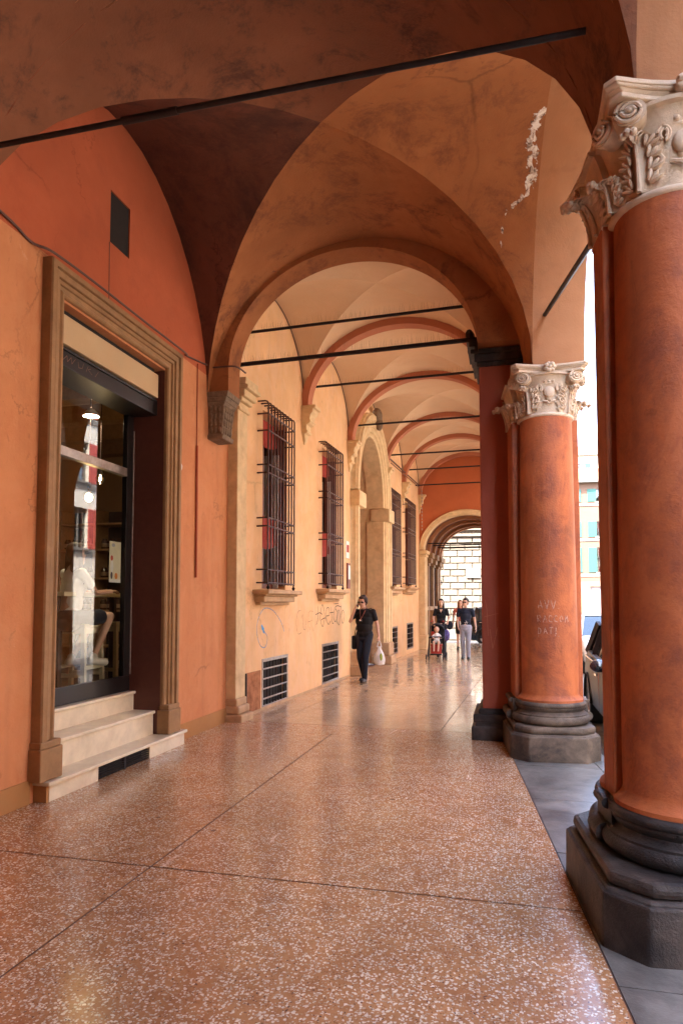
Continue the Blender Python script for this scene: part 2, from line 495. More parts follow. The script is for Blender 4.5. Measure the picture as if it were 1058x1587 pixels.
def inst(me, name, parent=None, loc=(0, 0, 0), rot=(0, 0, 0), scl=(1, 1, 1)):
    o = bpy.data.objects.new(name, me)
    COL.objects.link(o)
    o.location = loc; o.rotation_euler = rot; o.scale = scl
    if parent is not None: o.parent = parent
    return o

def thing(name, label, cat, loc=(0, 0, 0), rz=0.0, group=None):
    o = bpy.data.objects.new(name, None)
    COL.objects.link(o)
    o.empty_display_size = 0.2
    o.location = loc; o.rotation_euler = (0, 0, rz)
    o['label'] = label; o['category'] = cat
    if group: o['group'] = group
    return o

def tag(o, label, cat, group=None):
    o['label'] = label; o['category'] = cat
    if group: o['group'] = group
    return o

def struct(o, label=None):
    o['kind'] = 'structure'
    if label: o['label'] = label
    return o

def copy_tree(o, parent=None):
    c = o.copy(); COL.objects.link(c)
    if parent is not None: c.parent = parent
    for ch in list(KIDS.get(o.name, [])) or [x for x in o.children]:
        copy_tree(ch, c)
    return c
KIDS = {}

def wall_with_holes(mb, u0, u1, z0, z1, holes, put):
    """flat wall split into rectangles round the rectangular holes (u0,u1,z0,z1)"""
    us = sorted({u0, u1} | {h[0] for h in holes} | {h[1] for h in holes})
    zs = sorted({z0, z1} | {h[2] for h in holes} | {h[3] for h in holes})
    for a, b in zip(us, us[1:]):
        for c, d in zip(zs, zs[1:]):
            mu, mz = (a + b) / 2, (c + d) / 2
            if any(h[0] < mu < h[1] and h[2] < mz < h[3] for h in holes): continue
            mb.add([put(a, c, 0), put(b, c, 0), put(b, d, 0), put(a, d, 0)], [(0, 1, 2, 3)])

def reveal(mb, h, depth, put, back=False, bottom=True):
    u0, u1, z0, z1 = h
    P = lambda u, z, k: put(u, z, -k * depth)
    mb.add([P(u0, z0, 0), P(u0, z1, 0), P(u0, z1, 1), P(u0, z0, 1)], [(0, 1, 2, 3)])
    mb.add([P(u1, z0, 0), P(u1, z1, 0), P(u1, z1, 1), P(u1, z0, 1)], [(0, 1, 2, 3)])
    mb.add([P(u0, z1, 0), P(u1, z1, 0), P(u1, z1, 1), P(u0, z1, 1)], [(0, 1, 2, 3)])
    if bottom: mb.add([P(u0, z0, 0), P(u1, z0, 0), P(u1, z0, 1), P(u0, z0, 1)], [(0, 1, 2, 3)])
    if back: mb.add([P(u0, z0, 1), P(u1, z0, 1), P(u1, z1, 1), P(u0, z1, 1)], [(0, 1, 2, 3)])

def wbox(mb, put, u0, u1, z0, z1, h0, h1):
    v = [put(u0, z0, h0), put(u1, z0, h0), put(u1, z0, h1), put(u0, z0, h1), put(u0, z1, h0), put(u1, z1, h0), put(u1, z1, h1), put(u0, z1, h1)]
    mb.add(v, [(0, 3, 2, 1), (4, 5, 6, 7), (0, 1, 5, 4), (1, 2, 6, 5), (2, 3, 7, 6), (3, 0, 4, 7)])
    return mb

def ribbon(mb, strokes, put, w, h=0.003):
    """hand-drawn strokes as thin raised paint lines on a surface"""
    for st in strokes:
        pts = [Vector(p) for p in st]
        for i in range(len(pts) - 1):
            d = pts[i + 1] - pts[i]
            if d.length < 1e-6: continue
            nn = Vector((-d.y, d.x)).normalized() * w / 2
            e = d.normalized() * w * 0.3
            q = [pts[i] - e - nn, pts[i + 1] + e - nn, pts[i + 1] + e + nn, pts[i] - e + nn]
            hh = h + 0.0004 * (i % 3)
            mb.add([put(c.x, c.y, hh) for c in q], [(0, 1, 2, 3)])
    return mb

def smooth_path(pts, n=6):
    """Catmull-Rom through the points"""
    out = []
    P = [Vector(p) for p in pts]
    for i in range(len(P) - 1):
        p0 = P[max(i - 1, 0)]; p1 = P[i]; p2 = P[i + 1]; p3 = P[min(i + 2, len(P) - 1)]
        for k in range(n):
            t = k / n
            out.append(0.5 * ((2 * p1) + (p2 - p0) * t + (2 * p0 - 5 * p1 + 4 * p2 - p3) * t * t + (3 * p1 - p0 - 3 * p2 + p3) * t ** 3))
    out.append(P[-1])
    return [tuple(p) for p in out]
# ------------------------------------------------------------------ ground, street, pavement
mb = MB(); mb.add([(-300, -300, -0.15), (300, -300, -0.15), (300, 300, -0.15), (-300, 300, -0.15)], [(0, 1, 2, 3)])
struct(mb.build('street', 'asphalt'), 'pale grey paved street beside the arcade')

XW = -3.68                                   # plane of the near wall
def edgeX(y): return 0.44 - 0.095 * (y - 2.79)     # border of terrazzo and grey stone
def Xc(y): return 0.80 - 0.104 * (y - 3.75)        # line of the columns
ROW = math.atan(0.104)

# terrazzo floor of the near arcade: joint bed with panels laid on it
mb = MB(); mb.add([(XW, -14.5, -0.004), (edgeX(-14.5), -14.5, -0.004), (edgeX(8.0), 8.0, -0.004), (XW, 8.0, -0.004)], [(0, 1, 2, 3)])
mb.add([(XW, -14.5, -0.15), (edgeX(-14.5), -14.5, -0.15), (edgeX(8.0), 8.0, -0.15), (XW, 8.0, -0.15)], [(0, 1, 2, 3)])
floor1 = struct(mb.build('arcade_floor', 'joint'), 'polished red terrazzo arcade floor with white chips')
def floor_panel(parent, pts, mat, name='terrazzo_panel'):
    g = 0.0075
    c = sum((Vector((p[0], p[1])) for p in pts), Vector((0, 0))) / len(pts)
    q = []
    for p in pts:
        d = Vector((p[0], p[1])) - c
        q.append((p[0] - math.copysign(g, d.x), p[1] - math.copysign(g, d.y)))
    m2 = MB(); m2.prism(q, -0.0036, 0.0)
    return m2.build(name, mat, parent, smooth=False)
for y0, y1 in ((-14.5, -7), (-7, -3.7), (-3.7, 0.0), (0.0, 3.72), (3.72, 7.98)):
    floor_panel(floor1, [(XW, y0), (-2.1, y0), (-2.1, y1), (XW, y1)], 'terrazzo')
    floor_panel(floor1, [(-2.1, y0), (edgeX(y0), y0), (edgeX(y1), y1), (-2.1, y1)], 'terrazzo')

# grey stone strip under the columns with its kerb
mb = MB()
def kerbX(y): return Xc(y) + 0.52
mb.prism([(edgeX(-14.5) + 0.002, -14.5), (kerbX(-14.5), -14.5), (kerbX(8.2), 8.2), (edgeX(8.2) + 0.002, 8.2)], -0.15, -0.016)
pave = struct(mb.build('pavement', 'joint'), 'grey stone pavement strip under the columns')
ys = [-14.5, -7, -4.5, -2.3, -0.2, 2.2, 3.05, 4.55, 5.75, 6.9, 8.2]
for y0, y1 in zip(ys, ys[1:]):
    m2 = MB(); g = 0.004
    m2.prism([(edgeX(y0) + 0.003, y0 + g), (kerbX(y0) - 0.17, y0 + g), (kerbX(y1) - 0.17, y1 - g), (edgeX(y1) + 0.003, y1 - g)], -0.02, -0.004 + 0.003 * random.random())
    m2.build('stone_slab', 'slab', pave, smooth=False)
    m2 = MB(); m2.prism([(kerbX(y0) - 0.165, y0 + g), (kerbX(y0) + 0.004, y0 + g), (kerbX(y1) + 0.004, y1 - g), (kerbX(y1) - 0.165, y1 - g)], -0.16, 0.0)
    m2.build('kerb_stone', 'slab', pave, smooth=False, bevel=0.01)

# ------------------------------------------------------------------ groin vault helper
def vault_cells(P, zf, lift_l=0.0, lift_r=0.0, nu=10, nv=20, jit=0.0):
    """P(a,b)->(x,y); zf(t)->height of the barrel at t; returns {cell: MB}"""
    out = {}
    for key in 'LRNF':
        m2 = MB()
        def fn(i, j, key=key):
            r = math.sin(i * math.pi / 2); t = r * math.sin((j * 2 - 1) * math.pi / 2)
            if key == 'L': a, b = -r, t
            elif key == 'R': a, b = r, t
            elif key == 'N': a, b = t, -r
            else: a, b = t, r
            x, y = P(a, b)
            z = zf(t)
            if key == 'L': z += lift_l * max(0, r * r - t * t)
            if key == 'R': z += lift_r * max(0, r - abs(t))
            return (x, y, z)
        m2.grid(fn, nu, nv)
        out[key] = m2
    return out

# ------------------------------------------------------------------ the near building (groin-vaulted arcade)
L1 = Vector((XW, 5.9, 0)); F1 = Matrix.Translation(-L1)
b1 = thing('arcade_building', 'orange plastered building with groin vaulted arcade and tall shop doorway', 'building', L1)
def put1(u, z, h): return (XW + h, u, z)
SHOP = (4.86, 6.66, 0.0, 4.17)
VENT = (5.56, 5.90, 5.06, 5.58)
mb = MB(F1)
wall_with_holes(mb, -14.5, 8.42, -0.15, 4.47, [SHOP], put1)
reveal(mb, SHOP, 0.45, put1, bottom=False)
mb.build('wall', 'wall1', b1, smooth=False)
mb = MB(F1)
wall_with_holes(mb, -14.5, 8.42, 4.47, 6.9, [VENT], put1)
reveal(mb, VENT, 0.35, put1)
mb.build('wall', 'wall1up', b1, smooth=False)
mb = MB(F1); wbox(mb, put1, VENT[0] + 0.004, VENT[1] - 0.004, VENT[2] + 0.004, VENT[3] - 0.004, -0.3, -0.012); mb.build('vent_hole_shade', 'dark', b1, smooth=False)  # dark block fills the opening, standing in for its inner shade
# painted skirting
for u0, u1 in ((-14.4, 4.62), (7.03, 8.41)):
    mb = MB(F1); wbox(mb, put1, u0, u1, -0.1, 0.185, -0.02, 0.012); mb.build('skirting', 'skirting', b1, smooth=False, bevel=0.004)

ZS, RISE = 4.10, 1.94
def zf1(t): return ZS + RISE * math.sqrt(max(0.0, 1 - t * t))
def vr(y): return Xc(y) - 0.16
PIERS = {}
for k in range(5):
    yq0 = 4.05 - 3.7 * k; yq1 = yq0 + 3.7
    yr0 = yq0 + 0.20; yr1 = yq1 - 0.52
    yl0 = yq0 - 0.20; yl1 = 7.75 if k == 0 else yq1 - 0.20
    def P1(a, b, yl0=yl0, yl1=yl1, yr0=yr0, yr1=yr1):
        w = (a + 1) / 2
        c = (yl0 + yl1) / 2 * (1 - w) + (yr0 + yr1) / 2 * w
        h = (yl1 - yl0) / 2 * (1 - w) + (yr1 - yr0) / 2 * w
        y = c + h * b
        return (XW - 0.01) * (1 - w) + vr(y) * w, y
    cells = vault_cells(P1, zf1, 0.32, 0.10)
    for key, m2 in cells.items():
        m2.F = F1; m2.v = [F1 @ v for v in m2.v]
        m2.build('vault_cell', 'vaultdark' if key == 'L' else 'vaultmid' if key == 'N' or k > 0 else 'vault1', b1, angle=25)  # plaster toned cell by cell, with shade put into the colour
    # plain strip of vault between this bay and the next one towards the street
    m2 = MB(F1)
    yn0 = yr1; yn1 = yq1 + 0.20 if k > 0 else 7.82
    def strip(i, j, yl1=yl1, yn0=yn0, yn1=yn1, k=k):
        t = math.sin((i * 2 - 1) * math.pi / 2); w = (t + 1) / 2
        ya = yl1 * (1 - w) + yn0 * w
        yb = (yl1 if k > 0 else 7.82) * (1 - w) + yn1 * w
        y = ya + (yb - ya) * j
        return ((XW - 0.01) * (1 - w) + vr(y) * w, y, zf1(t))
    m2.grid(strip, 24, 2)
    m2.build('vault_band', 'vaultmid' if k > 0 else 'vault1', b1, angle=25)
    # street arch: soffit, outer face
    m2 = MB(F1)
    c, h = (yr0 + yr1) / 2, (yr1 - yr0) / 2
    lift = 0.10
    def arch_pt(a):
        t = -math.cos(a)
        return c + h * t, ZS + RISE * math.sin(a) + lift * max(0, 1 - abs(t))
    N = 40
    pts = [arch_pt(math.pi * i / N) for i in range(N + 1)]
    v = []; f = []
    for (y, z) in pts:
        v += [(vr(y), y, z), (Xc(y) + 0.36, y, z), (Xc(y) + 0.36, y, 6.9)]
    for i in range(N):
        f += [(3 * i, 3 * i + 3, 3 * i + 4, 3 * i + 1), (3 * i + 1, 3 * i + 4, 3 * i + 5, 3 * i + 2)]
    m2.add(v, f)
    m2.build('street_arch', 'arch1', b1, angle=30)
    # pier block over the capitals
    if k > 0:
        y0, y1 = yr1, yq1 + 0.20
    else:
        y0, y1 = yr1, 8.5
    m2 = MB(F1)
    m2.prism([(vr(y0) + 0.012, y0 + 0.002), (Xc(y0) + 0.357, y0 + 0.002), (Xc(y1) + 0.357, y1 - 0.002), (vr(y1) + 0.012, y1 - 0.002)], ZS - 0.04, 6.9)
    m2.build('pier_head', 'arch1', b1, smooth=False)
# storeys above
mb = MB(F1)
mb.prism([(-13, -14.5), (Xc(-14.5) + 0.37, -14.5), (Xc(8.1) + 0.37, 8.1), (-13, 8.1)], 6.85, 13.5)
mb.build('upper_storey', 'wall1', b1, smooth=False)
mb = MB(F1); mb.box(-3.7, Xc(-14.4), -14.6, -14.45, 0, 6.9); mb.box(-13, -12.8, -14.5, 8.1, -0.1, 6.84); mb.box(-12.8, -3.71, -14.5, -14.3, -0.1, 6.84); mb.build('added_end_wall', 'wall1', b1, smooth=False)  # added out of view to keep stray light out of arcade and building
mb = MB(F1); mb.prism([(Xc(-14.5) - 0.1, -14.5), (Xc(-14.5) + 0.3, -14.5), (Xc(-0.6) + 0.3, -0.6), (Xc(-0.6) - 0.1, -0.6)], 0, 6.9); mb.build('added_street_wall', 'column', b1, smooth=False)  # added unseen wall behind the camera, blocks street light from the rear bays

# tie rods of the near building
mb = MB(F1); mb.tube([(XW, 3.83, 4.79), (0.46, 3.80, 4.77)], 0.019, 10); mb.tube([(-2.45, 3.822, 4.785), (-2.05, 3.818, 4.783)], 0.026, 10)
mb.build('tie_rod', 'rod', b1)
mb = MB(F1); mb.tube([(0.62, 4.05, 3.86), (0.40, 7.28, 4.62)], 0.022, 8)
mb.build('tie_rod', 'rod', b1)

# ------------------------------------------------------------------ the arch between the two buildings
AX0, AX1, AZS, AR = -3.42, -0.31, 4.55, 1.39
cxa, hwa = (AX0 + AX1) / 2, (AX1 - AX0) / 2
def arch_wall(mb, x0, x1, y0, y1, ax0, ax1, zs, rise, ztop, zb0, zb1, N=48):
    c, h = (ax0 + ax1) / 2, (ax1 - ax0) / 2
    pts = [(ax0, zb0)] + [(c - h * math.cos(math.pi * i / N), zs + rise * math.sin(math.pi * i / N)) for i in range(N + 1)] + [(ax1, zb1)]
    for yy in (y0, y1):
        v = []; f = []
        for (x, z) in pts: v += [(x, yy, z), (x, yy, ztop)]
        for i in range(len(pts) - 1): f.append((2 * i, 2 * i + 2, 2 * i + 3, 2 * i + 1))
        mb.add(v, f)
        mb.add([(x0, yy, zb0), (ax0, yy, zb0), (ax0, yy, ztop), (x0, yy, ztop)], [(0, 1, 2, 3)])
        mb.add([(ax1, yy, zb1), (x1, yy, zb1), (x1, yy, ztop), (ax1, yy, ztop)], [(0, 1, 2, 3)])
    v = []; f = []
    for (x, z) in pts: v += [(x, y0, z), (x, y1, z)]
    for i in range(len(pts) - 1): f.append((2 * i, 2 * i + 1, 2 * i + 3, 2 * i + 2))
    mb.add(v, f)
    mb.add([(x0, y0, zb0), (ax0, y0, zb0), (ax0, y1, zb0), (x0, y1, zb0)], [(0, 1, 2, 3)])
    mb.add([(ax1, y0, zb1), (x1, y0, zb1), (x1, y1, zb1), (ax1, y1, zb1)], [(0, 1, 2, 3)])
mb = MB(F1)
arch_wall(mb, XW, 0.36, 7.80, 8.16, AX0, AX1, AZS, AR, 6.95, 4.25, 4.60)
mb.build('dividing_arch', 'vault1', b1, angle=30)

# carved corbel under the left foot of that arch
mb = MB(F1)
def corb(z0, z1, d0, d1, w0, w1, y=7.93):
    mb.add([(XW - 0.01, y - w0, z0), (XW + d0, y - w0, z0), (XW + d0, y + w0, z0), (XW - 0.01, y + w0, z0),
            (XW - 0.01, y - w1, z1), (XW + d1, y - w1, z1), (XW + d1, y + w1, z1), (XW - 0.01, y + w1, z1)],
           [(0, 3, 2, 1), (4, 5, 6, 7), (0, 1, 5, 4), (1, 2, 6, 5), (2, 3, 7, 6), (3, 0, 4, 7)])
corb(4.19, 4.26, 0.275, 0.29, 0.20, 0.205); corb(4.13, 4.19, 0.245, 0.265, 0.185, 0.195); corb(4.08, 4.13, 0.22, 0.24, 0.17, 0.18)
corb(3.72, 4.08, 0.185, 0.22, 0.150, 0.165); corb(3.66, 3.72, 0.205, 0.215, 0.17, 0.17)
corbel = mb.build('corbel', 'corbel', b1, smooth=False, bevel=0.008)
mb = MB(F1)
for i in range(16):       # carved leafwork on its faces
    zc = 3.78 + 0.27 * (i // 4) / 3; yc = 7.93 - 0.10 + 0.2 * (i % 4) / 3
    mb.ell((XW + 0.187 + 0.035 * (zc - 3.72) / 0.36, yc, zc), 0.02, 0.030, 0.045, 8, 6)
for i in range(12):
    zc = 3.78 + 0.27 * (i // 3) / 3; xc = XW + 0.04 + 0.058 * (i % 3)
    mb.ell((xc, 7.93 - 0.152 - 0.015 * (zc - 3.72) / 0.36, zc), 0.026, 0.016, 0.04, 8, 6)
mb.build('carving', 'corbel', corbel)

# ------------------------------------------------------------------ shop doorway: stone frame, lintel, steps, glazing
fr = bpy.data.objects.new('door_frame', None); COL.objects.link(fr); fr.parent = b1
prof = [(0.0, -0.05), (0.0, 0.03), (0.012, 0.045), (0.03, 0.045), (0.045, 0.03), (0.075, 0.035), (0.08, 0.055), (0.10, 0.06), (0.115, 0.05), (0.12, 0.075), (0.155, 0.085), (0.175, 0.075), (0.18, 0.10), (0.225, 0.10), (0.235, 0.085), (0.235, 0.0)]
mb = MB(F1)
mb.sweep([(4.86, 0.47), (4.86, 4.19), (6.66, 4.19), (6.66, 0.47)], prof, put1)
mb.build('moulding', 'frame', fr, angle=30)
for u0, u1 in ((4.60, 4.875), (6.645, 6.92)):
    mb = MB(F1); wbox(mb, put1, u0, u1, 0.165, 0.42, -0.03, 0.115); wbox(mb, put1, u0 + 0.012, u1 - 0.012, 0.42, 0.475, -0.03, 0.105)
    mb.build('frame_plinth', 'frame', fr, smooth=False, bevel=0.01)
mb = MB(F1); wbox(mb, put1, 4.862, 6.60, 3.84, 4.10, -0.36, -0.045); mb.build('lintel_panel', 'panel', fr, smooth=False, bevel=0.006)
mb = MB(F1); wbox(mb, put1, 4.862, 6.60, 4.10, 4.168, -0.40, -0.10); mb.build('lintel_gap_shade', 'dark', fr, smooth=False)  # dark box painted in for the shadow above the lintel panel
mb = MB(F1); wbox(mb, put1, 4.864, 6.655, 3.66, 3.838, -0.43, -0.085)
wbox(mb, put1, 4.866, 6.59, 3.80, 3.826, -0.09, -0.062)
mb.build('shutter_box', 'blackframe', fr, smooth=False, bevel=0.006)
mb = MB(F1)
sx = 5.02
scr = [[(0, 0.0), (0.05, 0.05), (0.06, 0.0), (0.11, 0.055), (0.12, 0.0), (0.17, 0.06)], [(0.21, 0.05), (0.22, 0.0), (0.27, 0.01), (0.29, 0.06)], [(0.33, 0.0), (0.36, 0.06)], [(0.40, 0.05), (0.36, 0.03), (0.42, 0.0)], [(0.47, 0.0), (0.52, 0.06)]]
ribbon(mb, [[(sx + a, 3.715 + b) for a, b in s_] for s_ in scr], lambda u, z, h: put1(u, z, h - 0.085), 0.005)
mb.build('painted_lettering', 'shelfpaint', fr, smooth=False)['kind'] = 'stuff'
mb = MB(F1)
for u in (4.861, 6.657):
    wbox(mb, put1, min(u, u + 0.004), max(u, u + 0.004), 0.0, 4.165, -0.45, -0.002)
mb.build('jamb_lining', 'brownpaint', fr, smooth=False)
# steps
st = bpy.data.objects.new('entrance_steps', None); COL.objects.link(st); st.parent = b1
mb = MB(F1); wbox(mb, put1, 4.70, 5.36, 0.0, 0.13, -0.35, 0.125); wbox(mb, put1, 6.24, 6.985, 0.0, 0.13, -0.35, 0.125); wbox(mb, put1, 5.36, 6.24, 0.125, 0.13, -0.35, 0.125)
mb.build('riser', 'marble', st, smooth=False, bevel=0.003)
mb = MB(F1); wbox(mb, put1, 4.66, 7.01, 0.13, 0.162, -0.35, 0.155); mb.build('tread', 'marble', st, smooth=False, bevel=0.008)
mb = MB(F1); wbox(mb, put1, 4.872, 6.652, 0.162, 0.385, -0.45, -0.075); mb.build('riser', 'marble', st, smooth=False, bevel=0.003)
mb = MB(F1); wbox(mb, put1, 4.868, 6.655, 0.385, 0.418, -0.5, -0.05); mb.build('tread', 'marble', st, smooth=False, bevel=0.008)
mb = MB(F1); wbox(mb, put1, 4.872, 6.652, 0.418, 0.59, -0.5, -0.315); mb.build('riser', 'marble', st, smooth=False, bevel=0.003)
mb = MB(F1); wbox(mb, put1, 4.868, 6.655, 0.59, 0.622, -0.55, -0.29); mb.build('tread', 'marble', st, smooth=False, bevel=0.008)
mb = MB(F1); wbox(mb, put1, 4.672, 4.70, -0.05, 0.128, -0.02, 0.12); mb.build('step_end', 'skirting', st, smooth=False)
mb = MB(F1); wbox(mb, put1, 5.362, 6.238, 0.0, 0.124, -0.05, 0.03); mb.build('vent_back', 'dark', st, smooth=False)
me_sl = None
for i in range(6):
    mb = MB(F1)
    zz = 0.012 + i * 0.0215
    mb.bar(put1(5.362, zz, 0.10), put1(6.238, zz, 0.10), 0.03, 0.006)
    mb.build('vent_slat', 'iron', st, smooth=False)
mb = MB(F1); wbox(mb, put1, 5.79, 5.81, 0.0, 0.125, 0.06, 0.118); mb.build('vent_post', 'iron', st, smooth=False)
# glazing
gz = bpy.data.objects.new('shop_window', None); COL.objects.link(gz); gz.parent = b1
def gbar(u0, u1, z0, z1, name, h0=-0.43, h1=-0.37, mat='blackframe'):
    m2 = MB(F1); wbox(m2, put1, u0, u1, z0, z1, h0, h1); m2.build(name, mat, gz, smooth=False, bevel=0.004)
gbar(4.868, 6.652, 0.623, 0.79, 'bottom_rail'); gbar(6.53, 6.652, 0.79, 3.66, 'stile'); gbar(4.868, 4.96, 0.79, 3.66, 'stile')
gbar(4.96, 6.53, 2.97, 3.06, 'transom', -0.43, -0.365, 'grate')
gbar(6.636, 6.65, 0.80, 3.5, 'edge_strip', -0.37, -0.355, 'grate')
for z0, z1 in ((0.79, 2.97), (3.06, 3.66)):
    mb = MB(F1); mb.add([put1(4.96, z0, -0.40), put1(6.53, z0, -0.40), put1(6.53, z1, -0.40), put1(4.96, z1, -0.40)], [(0, 1, 2, 3)])
    mb.build('pane', 'glass', gz, smooth=False)

# ------------------------------------------------------------------ second building
D2 = R(2.3); O2 = Vector((-3.60, 8.30, 0))
b2 = thing('arcade_building', 'peach plastered building with barred windows and cream vaulted arcade', 'building', O2, -D2)
def put2(u, z, h): return (h, u, z)
W2 = 3.35
WINS = [(1.10, 2.06, 1.80, 4.50), (4.00, 4.98, 1.87, 4.58), (10.02, 11.0, 2.06, 4.72), (12.40, 13.45, 2.12, 4.78)]
CAGES = [(0.91, 2.01, 4.57), (3.80, 4.86, 4.64), (9.66, 10.86, 4.75), (11.96, 13.30, 4.80)]
GRATES = [(1.14, 2.18, 0.03, 0.735), (4.02, 5.09, 0.05, 0.79), (10.04, 11.14, 0.16, 0.91), (12.6, 13.66, 0.16, 0.95), (15.9, 16.7, 0.16, 0.95)]
PORT = (6.0, 9.70, -0.1, 6.36)
mb = MB()
wall_with_holes(mb, 0.12, 19.2, -0.15, 7.4, WINS + GRATES + [PORT], put2)
pc, pa, pb, pz = 7.85, 1.85, 2.25, 4.10
N = 36
v = []; f = []
for i in range(N + 1):
    a = math.pi * i / N
    v += [put2(pc - pa * math.cos(a), pz + pb * math.sin(a), 0), put2(pc - pa * math.cos(a), 6.36, 0)]
for i in range(N): f.append((2 * i, 2 * i + 2, 2 * i + 3, 2 * i + 1))
mb.add(v, f)
for w in WINS: reveal(mb, w, 0.30, put2)
for w in GRATES: reveal(mb, w, 0.12, put2)
mb.build('wall', 'wall2', b2, smooth=False)
mb = MB(); wbox(mb, put2, 0.43, 5.9, -0.05, 0.045, -0.02, 0.01); mb.build('skirting', 'sill', b2, smooth=False)
# vaults
BAYS = [0.0, 2.95, 5.90, 9.40, 12.0, 14.95]
def zf2(t): return 4.97 + 1.40 * math.sqrt(max(0, 1 - t * t))
for s0, s1 in zip(BAYS, BAYS[1:]):
    def P2(a, b, s0=s0, s1=s1): return (W2 / 2 + a * (W2 / 2 + 0.005), (s0 + s1) / 2 + (s1 - s0) / 2 * b)
    lift = 0.12 if s1 - s0 > 3.2 else 0.0
    for key, m2 in vault_cells(P2, zf2, lift, lift).items():
        m2.v = [Vector((p.x, p.y, p.z + 0.026 * p.y)) for p in m2.v]
        m2.build('vault_cell', 'vault2', b2, angle=25)
    m2 = MB()
    m2.tube([(0.012, (s0 + s1) / 2 + (s1 - s0) / 2 * math.sin(t) * 0.985, 4.97 + (1.39 + lift) * math.cos(t) + 0.026 * ((s0 + s1) / 2 + (s1 - s0) / 2 * math.sin(t)) - 0.02) for t in [(-1 + 2 * i / 30) * math.pi / 2 for i in range(31)]], 0.009, 5)
    m2.build('lunette_cable', 'cable', b2)
def rib(s, w=0.11, dz=0.12, mat='rib'):
    m2 = MB(); N = 40; v = []; f = []
    for i in range(N + 1):
        a = math.pi * i / N
        ca, sa = -math.cos(a), math.sin(a)
        zo = 4.97 + 0.026 * s
        po = (W2 / 2 + ca * (W2 / 2 + 0.02), zo + 1.42 * sa); pi_ = (W2 / 2 + ca * (W2 / 2 - 0.11), zo + (1.40 - dz) * sa)
        v += [(po[0], s - w, po[1]), (pi_[0], s - w, pi_[1]), (pi_[0], s + w, pi_[1]), (po[0], s + w, po[1])]
    for i in range(N):
        for k in range(3): f.append((4 * i + k, 4 * i + k + 1, 4 * i + 4 + k + 1, 4 * i + 4 + k))
    m2.add(v, f)
    return m2.build('transverse_arch', mat, b2, angle=30)
for s in BAYS[1:-1]: rib(s)
rib(14.9)
# corbels
def corbel2(s, big=1.0):
    z = 4.97 + 0.026 * s
    m2 = MB()
    prof_c = [(0.0, 0.26), (-0.05, 0.26), (-0.06, 0.22), (-0.12, 0.21), (-0.16, 0.17), (-0.24, 0.15), (-0.27, 0.17), (-0.31, 0.14), (-0.33, 0.09), (-0.42, 0.085), (-0.44, 0.11), (-0.47, 0.10), (-0.49, 0.05), (-0.60, 0.045), (-0.66, 0.015)]
    v = []; f = []
    for dz, d in prof_c:
        w = 0.10 + 0.45 * d * 0.5
        if dz < -0.5: w = 0.10 + 0.1 * d - 0.5 * (-0.5 - dz)
        v += [(-0.01, s - w, z + dz), (d, s - w, z + dz), (d, s + w, z + dz), (-0.01, s + w, z + dz)]
    for i in range(len(prof_c) - 1):
        for k in range(3): f.append((4 * i + k, 4 * i + k + 1, 4 * i + 4 + k + 1, 4 * i + 4 + k))
    f.append((0, 1, 2, 3)); e = 4 * (len(prof_c) - 1); f.append((e, e + 1, e + 2, e + 3))
    m2.add(v, f)
    return m2.build('corbel', 'sandstone', b2, angle=30)
for s in BAYS[1:]: corbel2(s)
# tie rods with bird spikes
def rod2(s, z, x1=W2 + 0.1, r=0.022, spikes=True):
    m2 = MB(); m2.tube([(0, s, z), (x1, s, z)], r, 8)
    o = m2.build('tie_rod', 'rod', b2)
    if spikes:
        m3 = MB(); n = 120
        for i in range(n):
            x = 0.15 + (x1 - 0.2) * i / n
            if random.random() < 0.12: continue
            h = 0.10 + 0.03 * random.random(); dy = (random.random() - 0.5) * 0.10; dx = (random.random() - 0.5) * 0.05
            m3.add([(x - 0.0015, s, z + r), (x + 0.0015, s, z + r), (x + dx, s + dy, z + r + h)], [(0, 1, 2)])
        p = m3.build('bird_spikes', 'cable', o, smooth=False); p['kind'] = 'stuff'
rod2(0.02, 4.80, 3.30, 0.030)
rod2(0.62, 5.50); rod2(3.35, 5.55); rod2(6.4, 5.62)
rod2(9.9, 5.69, spikes=False); rod2(12.45, 5.77, spikes=False); rod2(14.3, 5.6, spikes=False)
# thin pipe run by the last corbels
mb = MB(); mb.tube([(0.10, 9.55, 5.55), (0.10, 14.6, 5.62)], 0.02, 6); mb.tube([(0.10, 9.55, 5.55), (0.10, 9.50, 5.30)], 0.02, 6); mb.tube([(0.16, 9.6, 5.40), (0.16, 14.5, 5.50)], 0.012, 6)
mb.build('pipe_run', 'cable', b2)
mb = MB()
for i in range(12): mb.tube([(0.14, 14.75, 5.5 - i * 0.12), (0.14, 14.75, 5.5 - i * 0.12 - 0.07)], 0.018, 6)
mb.build('chain', 'grate', b2)['kind'] = 'stuff'
# entrance pilaster of this building at the dividing arch (left) and the big pier (right)
mb = MB()
mb.box(-0.15, 0.055, 0.11, 0.42, 0.30, 4.30)
mb.build('pilaster', 'sandstone', b2, smooth=False, bevel=0.012)
mb = MB()
mb.box(-0.15, 0.08, 0.098, 0.435, 0.20, 0.31); mb.box(-0.15, 0.115, 0.09, 0.455, 0.10, 0.21); mb.box(-0.15, 0.16, 0.08, 0.48, -0.05, 0.10)
mb.build('pilaster_base', 'sill', b2, smooth=False, bevel=0.025)
mb = MB()
for z0, z1, d in ((4.22, 4.27, 0.13), (4.27, 4.34, 0.11), (4.34, 4.40, 0.16), (4.40, 4.50, 0.20), (4.50, 4.56, 0.25), (4.56, 4.66, 0.22)):
    mb.box(-0.15, d - 0.045, 0.105 - (d - 0.1) * 0.1, 0.42 + (d - 0.1) * 0.8, z0 + 0.001, z1)
mb.build('pilaster_capital', 'sandstone', b2, smooth=False, bevel=0.012)
L1b = Matrix.Rotation(D2, 4, 'Z') @ Matrix.Translation(-O2)      # world -> local of the second building
